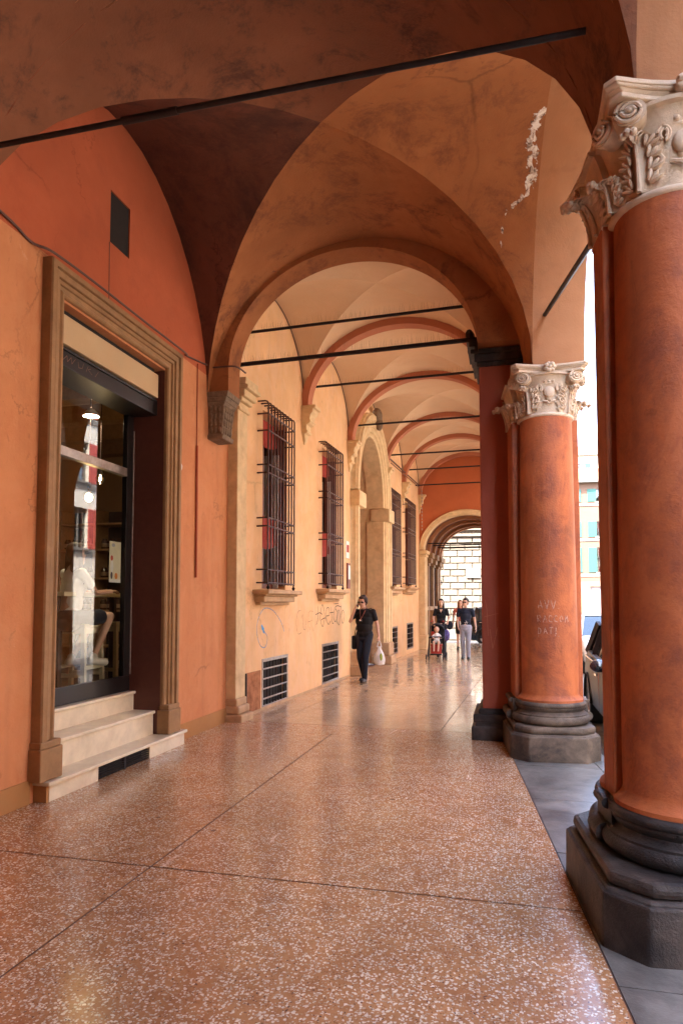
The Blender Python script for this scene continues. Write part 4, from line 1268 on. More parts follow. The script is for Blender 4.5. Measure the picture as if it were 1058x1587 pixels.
    mb.ell((0, -0.392, 4.045), 0.022, 0.022, 0.022, 8, 6)
    mb.build('rosette', 'cap', cp)
    return c
col_near = make_column('thick red orange column nearest the camera with shade darkened octagonal base', (Xc(3.75) + 0.045, 3.75, 0), 0.30, 'base', 0.325, 0.485, 0.055)
col_far = make_column('slimmer looking orange column with chalk writing beside the parked car', (Xc(7.5), 7.5, 0), 0.55, 'base2')
col_back = make_column('orange column on the street side just behind the viewpoint', (Xc(0.05), 0.05, 0), 0.34, 'base2')

# chalk writing on the far column: AVV. / RACCOM / DATI
def putcol(u, z, h):
    r = 0.290 - 0.02 * ((z - 0.64) / 2.8) ** 1.6 + h + 0.0012
    a = math.pi * 1.5 + u / 0.285
    return (r * math.cos(a), r * math.sin(a), z)
GLY = {'A': [[(0, 0), (.35, 1), (.7, 0)], [(.15, .4), (.55, .4)]], 'V': [[(0, 1), (.35, 0), (.7, 1)]], 'R': [[(0, 0), (0, 1), (.5, .95), (.55, .65), (.05, .5), (.6, 0)]], 'C': [[(.6, .9), (.25, 1), (0, .55), (.15, .1), (.6, .05)]],
       'O': [[(.3, 1), (0, .6), (.2, 0), (.55, .2), (.6, .7), (.3, 1)]], 'M': [[(0, 0), (.1, 1), (.35, .4), (.6, 1), (.7, 0)]], 'D': [[(0, 0), (0, 1), (.5, .8), (.6, .4), (.35, .05), (0, 0)]], 'T': [[(.3, 0), (.3, 1)], [(0, 1), (.65, 1)]], 'I': [[(.2, 0), (.2, 1)], [(0, 0), (.4, .02)]], '.': [[(.1, 0), (.13, .06)]]}
def letters(txt, u, z, h, gap):
    out = []
    for ch in txt:
        for st_ in GLY.get(ch, []):
            out.append([(u + p[0] * h * 0.75 + random.uniform(-.003, .003), z + p[1] * h + random.uniform(-.003, .003)) for p in st_])
        u += gap
    return out
strokes = letters('AVV.', -0.15, 1.525, 0.080, 0.066) + letters('RACCOM', -0.155, 1.385, 0.066, 0.055) + letters('DATI', -0.15, 1.265, 0.062, 0.054)
strokes += [[(-0.15, 1.243), (0.02, 1.246)], [(-0.15, 1.232), (0.05, 1.238)]]
M['chalk'] = spray('pale_chalk', (0.62, 0.34, 0.24), 0.75, 45, 0.25, 0.55)
mb = MB(); ribbon(mb, strokes, putcol, 0.0066, 0.001)
o = mb.build('chalk_writing', 'chalk', col_far, smooth=False); o['kind'] = 'stuff'
# scratched lines on the dark pier
mb = MB(L1b)
ribbon(mb, [[(-0.27, 1.62), (-0.25, 1.50), (-0.24, 1.2)], [(-0.28, 1.42), (-0.12, 1.46)], [(-0.16, 1.66), (-0.15, 1.2)], [(-0.22, 1.28), (-0.19, 1.05), (-0.13, 1.3)]], lambda u, z, h: (u, 8.06 - h, z), 0.004)
M['scratch'] = plain('scratched_plaster', (0.52, 0.19, 0.10), 0.9)
o = mb.build('scratches', 'scratch', b2, smooth=False); o['kind'] = 'stuff'

# ------------------------------------------------------------------ graffiti on the peach wall
def scribble(pts_list, n=6): return [smooth_path(p, n) for p in pts_list]
def px2(u0, u1, z0, z1, strokes_):      # unit square -> wall
    return [[(u0 + (u1 - u0) * a, z0 + (z1 - z0) * b) for a, b in s_] for s_ in strokes_]
M['blackspray'] = spray('black_spray', (0.07, 0.05, 0.035), 0.9, 12, 0.3, 0.5)
M['pinkspray'] = spray('faded_pink_marker', (0.58, 0.20, 0.13), 0.7, 14)
M['bluespray'] = spray('blue_spray', (0.38, 0.48, 0.62), 0.8, 14, 0.3, 0.55)
M['bluedot'] = plain('bright_blue_spray', (0.12, 0.42, 0.75), 0.9)
tagst = scribble([[(0, .55), (.12, .62), (.2, .55)], [(.06, .9), (.07, .4), (.02, .15)], [(.12, .3), (.2, .95), (.28, .5), (.22, .05), (.16, .3), (.3, .4)], [(.32, .2), (.34, .75), (.42, .8), (.43, .5), (.33, .45), (.40, .12), (.48, .25)],
                  [(.50, .85), (.53, .2), (.58, .15)], [(.46, .6), (.58, .62)], [(.62, .75), (.58, .4), (.66, .2), (.72, .6), (.64, .8), (.72, .9), (.85, .85)], [(.70, .1), (.76, .7), (.82, .45), (.78, .05), (.72, .2)], [(.86, .9), (.88, .3), (.93, .1), (.99, .45), (.93, .7), (.88, .5)], [(.6, .98), (.75, 1.0)]])
mb = MB(); ribbon(mb, px2(3.62, 5.55, 1.12, 1.58, tagst), put2, 0.016)
o = mb.build('graffiti_tag', 'blackspray', b2, smooth=False); o['kind'] = 'stuff'; o['label'] = 'black sprayed scrawl'
pk = scribble([[(.3, .95), (.1, .9), (0, .5), (.1, .1), (.3, .12)], [(.4, .8), (.42, .3), (.55, .25), (.6, .8)], [(.7, .1), (.75, .85), (1.0, .9)], [(.72, .5), (.95, .55)], [(.8, .3), (.9, -.3)]])
mb = MB(); ribbon(mb, px2(2.58, 3.45, 1.02, 1.48, pk), put2, 0.010)
o = mb.build('graffiti_letters', 'pinkspray', b2, smooth=False); o['kind'] = 'stuff'; o['label'] = 'faint pink letters'
bl = scribble([[(1.0, .35), (.85, .65), (.55, .95), (.25, 1.0), (.05, .75), (0, .4), (.12, .05), (.3, 0), (.36, .25), (.24, .42)]])
mb = MB(); ribbon(mb, px2(0.92, 2.02, 0.93, 1.50, bl), put2, 0.016)
o = mb.build('graffiti_swirl', 'bluespray', b2, smooth=False); o['label'] = 'pale blue sprayed swirl'
mb = MB(); ribbon(mb, px2(1.1, 1.22, 1.13, 1.25, [[(0, 1), (.6, .2)], [(.2, .9), (.8, .1)], [(.1, .6), (.7, .6)]]), put2, 0.035)
o = mb.build('graffiti_dot', 'bluedot', b2, smooth=False); o['kind'] = 'stuff'
# ------------------------------------------------------------------ buildings around
M['pale'] = plaster('pale_cream_render', (0.72, 0.66, 0.56), 0.06)
M['peachfar'] = plaster('far_peach_render', (0.135, 0.078, 0.053), 0.06)
M['creamfar'] = plaster('far_cream_render', (0.135, 0.108, 0.075), 0.06)
M['trim'] = plain('grey_stone_trim', (0.17, 0.155, 0.135), 0.8)
M['greenshut'] = plain('green_shutter_paint', (0.02, 0.085, 0.068), 0.6)
M['redshut'] = plain('red_shutter_paint', (0.42, 0.07, 0.05), 0.6)
M['rooftile'] = plain('clay_roof_tiles', (0.36, 0.16, 0.09), 0.85, var=0.3, bump=0.5, scale=6)
M['rustic'] = stone('pale_rusticated_stone', (0.155, 0.132, 0.105), 0.16, dark=(0.12, 0.09, 0.065), dlo=0.5, dhi=0.8, damt=0.4, rough=0.85, bump=0.6)
M['garage'] = plain('grey_mauve_door_paint', (0.34, 0.25, 0.24), 0.6)

def house(label, loc, rz, w, h, d, wallmat, shut, cols, rows, z0, dz, ww, wh, groundmat=None, gh=3.6, door=None, only=None):
    """box house, facade on local y=0 facing -y; windows with frame, pane and two shutters"""
    t = thing('house', label, 'house', loc, rz)
    holes = []
    for i in range(cols):
        for j in range(rows):
            u = w * (i + 0.5) / cols
            holes.append((u - ww / 2, u + ww / 2, z0 + dz * j, z0 + dz * j + wh[j] if isinstance(wh, list) else z0 + dz * j + wh))
    if door: holes.append(door)
    putH = lambda u, z, hh: (u, -hh, z)
    m2 = MB(); wall_with_holes(m2, 0, w, 0, h, holes, putH)
    for hl in holes: reveal(m2, hl, 0.18, putH)
    m2.add([(0, 0, 0), (0, d, 0), (0, d, h), (0, 0, h)], [(0, 1, 2, 3)]); m2.add([(w, 0, 0), (w, d, 0), (w, d, h), (w, 0, h)], [(0, 1, 2, 3)]); m2.add([(0, d, 0), (w, d, 0), (w, d, h), (0, d, h)], [(0, 1, 2, 3)])
    m2.build('wall', wallmat, t, smooth=False)
    if groundmat:
        m2 = MB(); wall_with_holes(m2, 0, w, 0, gh, [door] if door else [], lambda u, z, hh: putH(u, z, hh + 0.02)); m2.build('ground_floor', groundmat, t, smooth=False)
    m2 = MB(); m2.box(-0.3, w + 0.3, -0.45, 0.2, h, h + 0.18); m2.build('cornice', 'trim', t, smooth=False)
    m2 = MB(); m2.add([(-0.3, -0.45, h + 0.18), (w + 0.3, -0.45, h + 0.18), (w + 0.3, d / 2, h + 1.9), (-0.3, d / 2, h + 1.9), (w + 0.3, d, h + 0.18), (-0.3, d, h + 0.18)], [(0, 1, 2, 3), (3, 2, 4, 5)]); m2.build('roof', 'rooftile', t, smooth=False)
    for j in range(rows):
        m2 = MB(); wbox(m2, putH, 0, w, z0 + dz * j - 0.30, z0 + dz * j - 0.12, -0.02, 0.05); m2.build('string_course', 'trim', t, smooth=False)
    for hl in holes[:cols * rows]:
        u0, u1, a, b = hl
        m2 = MB(); wbox(m2, putH, u0, u1, a, b, -0.17, -0.15); wn_ = m2.build('window', 'winglass', t, smooth=False)
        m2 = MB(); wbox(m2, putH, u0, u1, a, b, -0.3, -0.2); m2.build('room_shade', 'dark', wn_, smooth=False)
        m2 = MB(); wbox(m2, putH, (u0 + u1) / 2 - 0.04, (u0 + u1) / 2 + 0.04, a, b, -0.15, -0.10); wbox(m2, putH, u0, u1, b - 0.06, b, -0.15, -0.10); m2.build('frame', 'trim', wn_, smooth=False)
        for q0, q1 in ((u0 - (u1 - u0) / 2 - 0.02, u0 - 0.02), (u1 + 0.02, u1 + (u1 - u0) / 2 + 0.02)):
            m2 = MB(); wbox(m2, putH, q0, q1, a, b, 0.01, 0.05)
            m2.build('shutter', shut, wn_, smooth=False)
        m2 = MB(); wbox(m2, putH, u0 - 0.1, u1 + 0.1, a - 0.10, a, -0.1, 0.10); m2.build('sill', 'trim', wn_, smooth=False)
    if door:
        m2 = MB(); wbox(m2, putH, door[0], door[1], door[2], door[3], -0.2, -0.14); m2.build('door', 'garage', t, smooth=False)
    return t
# far square house seen between the columns
house('far peach house with green shutters and cream ground floor at the end of the street', (-0.25, 50, -0.15), 0, 13.8, 10.3, 9, 'peachfar', 'greenshut', 5, 3, 3.95, 2.5, 1.15, [1.75, 1.1, 0.9], 'creamfar', 3.3, door=(5.8, 7.9, 0, 2.95))
house('taller pale house rising behind the far peach house', (-4, 66, -0.15), 0, 15, 15.6, 9, 'pale', 'greenshut', 5, 4, 4.6, 2.9, 1.1, 1.6)
# row across the street (bright side)
rz = R(90)
for k, (y, w, h, wm, sh, lab) in enumerate(((-16, 15, 13, 'peachfar', 'greenshut', 'peach house across the street behind the viewpoint with green shutters'), (-1, 15, 12, 'pale', 'redshut', 'pale house across the street with red shutters, opposite the shop'), (14, 17, 13.5, 'pale', 'redshut', 'taller pale house across the street with red shutters, mirrored in the shop window'))):
    house(lab, (10.2, y + w, -0.15), -rz, w, h, 8, wm, sh, 5, 3, 4.2, 3.0, 1.1, 1.8)
# rusticated palace closing the view
pl_o = Vector((-6.2, 31.6, -0.1))
pal = thing('palace', 'sunlit pale palace of rusticated stone blocks closing the arcade view', 'building', pl_o, R(6))
M['mortar'] = plain('dark_mortar', (0.085, 0.069, 0.052), 0.95)
mb = MB(); mb.box(0, 9.0, 0.0, 8, 0, 9.5); mb.build('wall', 'mortar', pal, smooth=False)
bw, bh = 0.68, 0.305
me_b = {}
for j in range(14):
    x = 2.9 - (bw / 2 if j % 2 else 0)
    while x < 6.3:
        w_ = bw - 0.03
        if w_ not in me_b:
            m2 = MB(); m2.add([(0, 0.01, 0), (w_, 0.01, 0), (w_, 0.01, bh - 0.03), (0, 0.01, bh - 0.03), (0.02, -0.045, 0.02), (w_ - 0.02, -0.045, 0.02), (w_ - 0.02, -0.045, bh - 0.05), (0.02, -0.045, bh - 0.05)],
                              [(4, 5, 6, 7), (0, 1, 5, 4), (1, 2, 6, 5), (2, 3, 7, 6), (3, 0, 4, 7)])
            me_b[w_] = m2.mesh('stone_block', 'rustic', False)
        inst(me_b[w_], 'stone_block', pal, (x, -0.002 * random.random(), 0.55 + j * bh))
        x += bw
mb = MB(); mb.box(2.5, 6.6, -0.10, 0.0, 0, 0.5); mb.build('plinth', 'rustic', pal, smooth=False, bevel=0.02)
mb = MB(); mb.box(2.4, 6.7, -0.12, 0.0, 4.86, 4.98); mb.box(2.4, 6.7, -0.20, 0.0, 5.14, 5.26); mb.box(2.4, 6.7, -0.06, 0.0, 4.98, 5.14)
for i in range(24): mb.ell((2.6 + i * 0.17, -0.07, 5.06), 0.05, 0.03, 0.05, 8, 6)
mb.build('cornice', 'rustic', pal, smooth=False)
mb = MB(); mb.box(2.6, 2.86, -0.14, 0.0, 0.0, 4.85); mb.build('corner_pilaster', 'rustic', pal, smooth=False, bevel=0.02)
mb = MB(); mb.box(5.62, 5.80, -0.14, 0.0, 0.0, 4.85); mb.build('corner_pilaster', 'rustic', pal, smooth=False, bevel=0.02)
pq = thing('wall_plaque', 'blank white street plaque on the rusticated palace wall', 'plaque', T2 @ Vector((0, 0, 0)), 0)
bpy.data.objects.remove(pq)
mb = MB(); mb.box(-0.31, 0.31, -0.03, 0.03, -0.21, 0.21)
pq = tag(mb.build('wall_plaque', 'white', None, smooth=False, bevel=0.01), 'blank white plaque fixed to the rusticated palace wall', 'plaque')
Tp = Matrix.Translation(pl_o) @ Matrix.Rotation(R(6), 4, 'Z')
pq.location = Tp @ Vector((4.62, -0.085, 3.12)); pq.rotation_euler = (0, 0, R(6))
mb = MB(); mb.tube([(0, 0, 0), (0, -0.25, 0.10), (0, -0.38, 0.02)], 0.018, 6); mb.lathe([(0.02, 0.0), (0.09, -0.10), (0.085, -0.12), (0.02, -0.12)], 0, -0.38, 10)
lp = tag(mb.build('wall_lamp', 'iron'), 'small dark wall lamp on the palace corner pilaster', 'lamp')
lp.location = Tp @ Vector((2.73, -0.14, 3.7)); lp.rotation_euler = (0, 0, R(6))

# ------------------------------------------------------------------ shop interior
M['shopwall'] = plaster('shop_cream_wall', (0.58, 0.42, 0.25), 0.1)
M['shopdark'] = plain('shop_dark_wood', (0.030, 0.020, 0.016), 0.6, var=0.3)
M['shelfwood'] = plain('shelf_wood', (0.36, 0.21, 0.10), 0.6, var=0.2)
M['stoolwood'] = plain('pale_cream_wood', (0.74, 0.66, 0.46), 0.5, var=0.06)
M['jar'] = plain('dark_jar_glass', (0.06, 0.028, 0.02), 0.15, spec=0.6)
M['jarlid'] = plain('jar_label_paper', (0.30, 0.20, 0.12), 0.5)
RX0, RX1, RY0, RY1, RZ0, RZ1 = -8.4, -4.13, 3.4, 10.6, 0.60, 4.35
room = struct(MB().box(RX0, RX1, RY0, RY1, RZ0 - 0.08, RZ0 - 0.001).build('shop_floor', 'shopdark', smooth=False))
struct(MB().box(RX0 - 0.1, RX0, RY0, RY1, RZ0, RZ1).build('shop_wall', 'shopwall', smooth=False))
struct(MB().box(RX0, RX1, RY1, RY1 + 0.1, RZ0, RZ1).build('shop_wall', 'shopwall', smooth=False))
struct(MB().box(RX0, RX1, RY0 - 0.1, RY0, RZ0, RZ1).build('shop_wall', 'shopdark', smooth=False))
m2 = MB(); wall_with_holes(m2, RY0, RY1, RZ0, RZ1, [(4.87, 6.65, 0.5, 4.16)], lambda u, z, h: (RX1 + h, u, z)); struct(m2.build('shop_wall', 'shopwall', smooth=False))
ceil = struct(MB().box(RX0, RX1, RY0, RY1, RZ1, RZ1 + 0.08).build('shop_ceiling', 'shopwall', smooth=False))
for i in range(5):
    MB().box(RX0, RX1, 6.2 + i * 0.95, 6.42 + i * 0.95, RZ1 - 0.24, RZ1 - 0.002).build('beam', 'shelfwood', ceil, smooth=False)
# shelf unit with jars
su = thing('shelf_unit', 'dark wooden shelf unit with rows of jars inside the shop', 'shelf', (-5.6, 9.2, RZ0))
MB().box(-1.3, 1.3, 0.34, 0.38, 0, 2.45).build('back_panel', 'shopdark', su, smooth=False)
for x in (-1.3, -0.68, -0.02, 0.64, 1.26): MB().box(x, x + 0.045, 0, 0.34, 0, 2.45).build('upright', 'shelfwood', su, smooth=False)
for z in (0.3, 0.85, 1.35, 1.80, 2.2): MB().box(-1.3, 1.3, 0.0, 0.338, z, z + 0.03).build('shelf_board', 'shelfwood', su, smooth=False)
mj = MB(); mj.lathe([(0.045, 0), (0.05, 0.02), (0.05, 0.12), (0.035, 0.15), (0.035, 0.16)], 0, 0, 10); mjm = mj.mesh('jar', 'jar')
mj = MB(); mj.lathe([(0.0515, 0.03), (0.0515, 0.09)], 0, 0, 10, cap=False); mjl = mj.mesh('label', 'jarlid')
for z in (0.88, 1.38, 1.83):
    for sec in range(4):
        for i in range(4):
            x = -1.2 + sec * 0.66 + i * 0.13
            jt = inst(mjm, 'jar', None, (-5.6 + x, 9.2 + 0.10, RZ0 + z)); 
            jt['label'] = 'small dark preserve jar in a row on the shop shelves'; jt['category'] = 'jar'; jt['group'] = 'jars on the shop shelves'
            inst(mjl, 'label_band', jt)
# counter table
tb = thing('bar_table', 'narrow pale wooden bar table behind the shop glass', 'table', (-4.58, 6.9, RZ0))
MB().box(-0.22, 0.20, -0.95, 0.62, 1.05, 1.095).build('table_top', 'stoolwood', tb, smooth=False, bevel=0.006)
for y in (-0.8, 0.2): MB().box(-0.03, 0.03, y, y + 0.06, 0, 1.05).build('leg', 'shopdark', tb, smooth=False)
def stool(label, loc, rz):
    t = thing('bar_stool', label, 'stool', loc, rz, 'cream wooden bar stools')
    s = 0.17
    MB().box(-s - 0.02, s + 0.02, -s - 0.02, s + 0.02, 0.72, 0.76).build('seat', 'stoolwood', t, smooth=False, bevel=0.006)
    for sx in (-1, 1):
        for sy in (-1, 1):
            m2 = MB(); m2.bar((sx * s * 1.12, sy * s * 1.12, 0), (sx * s * 0.95, sy * s * 0.95, 0.72), 0.042, 0.042, up=(1, 0, 0)); m2.build('leg', 'stoolwood', t, smooth=False)
    for a, b, z in (((-1, -1), (1, -1), 0.22), ((-1, 1), (1, 1), 0.22), ((-1, -1), (-1, 1), 0.30), ((1, -1), (1, 1), 0.30)):
        m2 = MB(); m2.bar((a[0] * s * 1.06, a[1] * s * 1.06, z), (b[0] * s * 1.06, b[1] * s * 1.06, z), 0.03, 0.04); m2.build('stretcher', 'stoolwood', t, smooth=False)
        m2 = MB(); m2.bar((a[0] * s * 0.97, a[1] * s * 0.97, 0.685), (b[0] * s * 0.97, b[1] * s * 0.97, 0.685), 0.022, 0.06); m2.build('apron', 'stoolwood', t, smooth=False)
    return t
stool('cream bar stool that the seated person is sitting on', (-4.50, 6.36, RZ0), R(4))
stool('empty cream bar stool further back under the bar table', (-4.52, 7.06, RZ0), R(-6))
# pendant lamps
M['bulb'] = emit('warm_bulb', (1.0, 0.62, 0.25), 5.0)
M['domelit'] = emit('warm_lamp_underside', (1.0, 0.78, 0.50), 34.0)
M['clear'] = glass('clear_bulb_glass', (0.85, 0.75, 0.6), 1.5)
pd = thing('pendant_lamp', 'lit white dome pendant lamp seen high through the shop glass', 'lamp', (-4.62, 6.68, 3.72))
MB().tube([(0, 0, 0.10), (0, 0, RZ1 - 3.72)], 0.005, 6).build('cord', 'iron', pd)
MB().lathe([(0.02, 0.09), (0.04, 0.08), (0.075, 0.04), (0.092, 0.0), (0.088, 0.0), (0.07, 0.035), (0.035, 0.07)], 0, 0, 20, cap=False).build('shade', 'white', pd)
MB().lathe([(0.075, 0.015), (0.0, 0.02)], 0, 0, 16, cap=False).build('diffuser', 'domelit', pd)
pd = thing('pendant_lamp', 'lit globe bulb hanging low on a cord behind the shop glass', 'lamp', (-4.62, 6.67, 2.78))
MB().tube([(0, 0, 0.12), (0, 0, RZ1 - 2.78)], 0.005, 6).build('cord', 'iron', pd)
MB().lathe([(0.02, 0.06), (0.022, 0.13)], 0, 0, 12).build('socket', 'iron', pd)
MB().ell((0, 0, 0), 0.042, 0.042, 0.05).build('globe', 'bulb', pd)
pd = thing('pendant_lamp', 'clear globe bulb with glowing filament and black socket behind the shop glass', 'lamp', (-4.62, 6.88, 3.03))
MB().tube([(0, 0, 0.12), (0, 0, RZ1 - 3.03)], 0.005, 6).build('cord', 'iron', pd)
MB().lathe([(0.025, 0.05), (0.028, 0.14)], 0, 0, 12).build('socket', 'blackframe', pd)
MB().ell((0, 0, 0), 0.055, 0.055, 0.065).build('globe', 'clear', pd)
MB().tube([(0, 0, 0.05), (0.015, 0, 0), (-0.015, 0, -0.02), (0, 0, 0.04)], 0.003, 5).build('filament', 'domelit', pd)  # filament glows with the dome lamp's emission
# poster stuck inside the glass
M['posterpaper'] = plain('poster_paper', (0.78, 0.70, 0.48), 0.7, var=0.05)
pt = thing('poster', 'pale yellow poster with small red and orange figures taped inside the shop glass', 'poster', (-4.10, 6.30, 1.80))
MB().box(-0.003, 0.0, 0, 0.215, 0, 0.44).build('sheet', 'posterpaper', pt, smooth=False)
M['posterred'] = plain('poster_red', (0.55, 0.08, 0.05), 0.7); M['posterorange'] = plain('poster_orange', (0.75, 0.25, 0.05), 0.7); M['posterdark'] = plain('poster_dark', (0.08, 0.07, 0.08), 0.7); M['postergrey'] = plain('poster_grey', (0.40, 0.42, 0.44), 0.7)
MB().box(0.0, 0.001, 0.0, 0.215, 0.0, 0.035).build('border', 'white', pt, smooth=False)
for nm, mt, y, z, ry, rz_ in (('printed_head', 'posterred', 0.045, 0.26, 0.025, 0.03), ('printed_body', 'white', 0.05, 0.17, 0.028, 0.07), ('printed_legs', 'posterdark', 0.045, 0.075, 0.022, 0.04), ('printed_fruit', 'posterorange', 0.13, 0.07, 0.03, 0.035), ('printed_title', 'postergrey', 0.07, 0.40, 0.035, 0.02)):
    MB().ell((0.0005, y, z), 0.0012, ry, rz_, 10, 6).build(nm, mt, pt)
# ------------------------------------------------------------------ cables and crack on the near wall
mb = MB(); pts = smooth_path([(XW + 0.02, 0.0, 4.66), (XW + 0.02, 2.5, 4.60), (XW + 0.02, 4.07, 4.52), (XW + 0.02, 4.45, 4.46), (XW + 0.10, 4.62, 4.45), (XW + 0.115, 5.2, 4.455), (XW + 0.115, 6.0, 4.45), (XW + 0.115, 6.9, 4.455), (XW + 0.03, 7.1, 4.50), (XW + 0.02, 7.75, 4.60), (XW + 0.06, 7.78, 4.59), (XW + 0.35, 7.79, 4.58), (XW + 0.37, 8.1, 4.60)], 5)
mb.tube(pts, 0.011, 6)
tag(mb.build('wall_cable', 'cable'), 'twisted grey cable running along the orange wall over the shop doorway', 'cable')
mb = MB(); mb.tube([(XW + 0.01, 7.44, 4.52), (XW + 0.01, 7.44, 3.5)], 0.006, 6); mb.tube([(XW + 0.016, 7.44, 3.5), (XW + 0.016, 7.45, 1.89)], 0.015, 8)
tag(mb.build('wall_conduit', 'conduit'), 'thin red painted conduit running down the wall right of the shop doorway', 'pipe')
mb = MB(); mb.ell((XW + 0.02, 6.99, 3.15), 0.03, 0.035, 0.06, 12, 8)
tag(mb.build('wall_sensor', 'white'), 'small white oval fitting on the wall beside the door frame', 'fitting')
mb = MB(); mb.tube([(XW + 0.003, 5.55, 5.05), (XW + 0.003, 5.56, 4.47)], 0.004, 5)
mb.F = F1
mb = MB(F1); mb.tube([(XW + 0.002, 5.55, 5.05), (XW + 0.002, 5.56, 4.47)], 0.004, 5); mb.build('hairline_crack', 'cable', b1)  # thin tube drawn as the crack below the vent
# ------------------------------------------------------------------ peeled white plaster on the street-side vault cell
m_, nt_, b_ = _nodes('peeled_white_plaster')
n_ = _noise(nt_, _pos(nt_), 11, 7, 0.7, 0.5)
nt_.links.new(_ramp(nt_, n_, [(0.40, (0.12, 0.07, 0.05)), (0.47, (0.55, 0.42, 0.32)), (0.56, (0.82, 0.74, 0.64))]), b_.inputs['Base Color'])
b_.inputs['Roughness'].default_value = 0.95
at_ = nt_.nodes.new('ShaderNodeAttribute'); at_.attribute_name = 'cover'
ma_ = nt_.nodes.new('ShaderNodeMath'); ma_.operation = 'MULTIPLY_ADD'; ma_.inputs[1].default_value = 1.9
nt_.links.new(_noise(nt_, _pos(nt_), 17, 6, 0.7, 0.3), ma_.inputs[0])
su_ = nt_.nodes.new('ShaderNodeMath'); su_.operation = 'SUBTRACT'; su_.inputs[1].default_value = 1.15
nt_.links.new(at_.outputs['Fac'], su_.inputs[0]); nt_.links.new(su_.outputs[0], ma_.inputs[2])
mk_ = _ramp(nt_, ma_.outputs[0], [(0.44, 0.0), (0.52, 1.0)])
tr_ = nt_.nodes.new('ShaderNodeBsdfTransparent'); mx_ = nt_.nodes.new('ShaderNodeMixShader')
nt_.links.new(mk_, mx_.inputs[0]); nt_.links.new(tr_.outputs[0], mx_.inputs[1]); nt_.links.new(b_.outputs[0], mx_.inputs[2])
nt_.links.new(mx_.outputs[0], nt_.nodes['Material Output'].inputs[0])
_bump(nt_, b_, n_, 0.8, 0.02)
M['peel'] = m_
def P_main(a, b):
    w = (a + 1) / 2
    c = 5.80 * (1 - w) + 5.74 * w; h = 1.95 * (1 - w) + 1.49 * w
    y = c + h * b
    return (XW - 0.01) * (1 - w) + vr(y) * w, y
rs_ = random.Random(3)
path = smooth_path([(.985, .235), (.972, .28), (.952, .314), (.958, .347), (.945, .41), (.965, .46), (.955, .502), (.968, .556), (.950, .611), (.925, .644), (.872, .669), (.849, .695), (.838, .74), (.834, .80)], 7)
mb = MB(F1); v = []; f = []; cov = []
for i, (a, b) in enumerate(path):
    t = i / (len(path) - 1)
    big = 0.05 * (1 - 0.2 * t) if t < 0.80 else 0.016
    for q in range(-4, 5):
        aa = min(0.9985, a + q / 4 * big)
        x, y = P_main(aa, b)
        z = zf1(b) + 0.10 * max(0, aa - abs(b))
        v.append((x, y - 0.003, z - 0.005)); cov.append((1 - abs(q) / 4) ** 0.7 * (1.0 if t < 0.8 else 0.72))
for i in range(len(path) - 1):
    for k in range(8): f.append((9 * i + k, 9 * i + k + 1, 9 * i + 10 + k, 9 * i + 9 + k))
mb.add(v, f); po_ = mb.build('peeled_plaster', 'peel', b1)
at = po_.data.attributes.new('cover', 'FLOAT', 'POINT')
for i, c in enumerate(cov): at.data[i].value = c

# ------------------------------------------------------------------ cars
def wheel(parent, x, y, r=0.33, w=0.21):
    wo = bpy.data.objects.new('wheel', None); COL.objects.link(wo); wo.parent = parent; wo.location = (x, y, r); wo.rotation_euler = (0, R(90), 0)
    MB().lathe([(r * 0.62, -w / 2), (r * 0.93, -w / 2), (r, -w / 2 + 0.04), (r, w / 2 - 0.04), (r * 0.93, w / 2), (r * 0.62, w / 2)], 0, 0, 28, cap=False).build('tyre', 'tyre', wo)
    m2 = MB(); m2.lathe([(0.0, -w / 2 + 0.05), (r * 0.60, -w / 2 + 0.05), (r * 0.64, -w / 2 + 0.01), (r * 0.64, w / 2 - 0.01), (r * 0.60, w / 2 - 0.05), (0.0, w / 2 - 0.05)], 0, 0, 20, cap=False)
    for s in (-1, 1):
        for k in range(5):
            a = 2 * math.pi * k / 5
            m2.bar((0, 0, s * (w / 2 - 0.03)), (math.cos(a) * r * 0.6, math.sin(a) * r * 0.6, s * (w / 2 - 0.025)), 0.05, 0.03)
    m2.build('rim', 'rimmetal', wo)
M['tyre'] = plain('tyre_rubber', (0.02, 0.02, 0.02), 0.8); M['rimmetal'] = plain('alloy_rim', (0.45, 0.45, 0.46), 0.3, 0.9)
M['carblack'] = plain('black_car_paint', (0.012, 0.012, 0.014), 0.25, var=0.02, bump=0, coat=1.0)
M['cargrey'] = plain('dark_bronze_car_paint', (0.022, 0.015, 0.013), 0.38, 0.0, var=0.02, bump=0, spec=0.2, coat=0.05)
M['carwhite'] = plain('white_car_paint', (0.78, 0.78, 0.76), 0.3, var=0.02, bump=0, coat=0.8)
M['carglass'] = plain('tinted_car_glass', (0.02, 0.025, 0.028), 0.04, var=0, bump=0, spec=0.9)
M['chrome'] = plain('chrome_trim', (0.7, 0.7, 0.7), 0.15, 1.0, var=0.02, bump=0)
M['headlamp'] = plain('headlamp_lens', (0.7, 0.72, 0.72), 0.1, var=0.02, bump=0); M['taillamp'] = plain('tail_lamp_lens', (0.35, 0.01, 0.01), 0.15, var=0.02, bump=0)
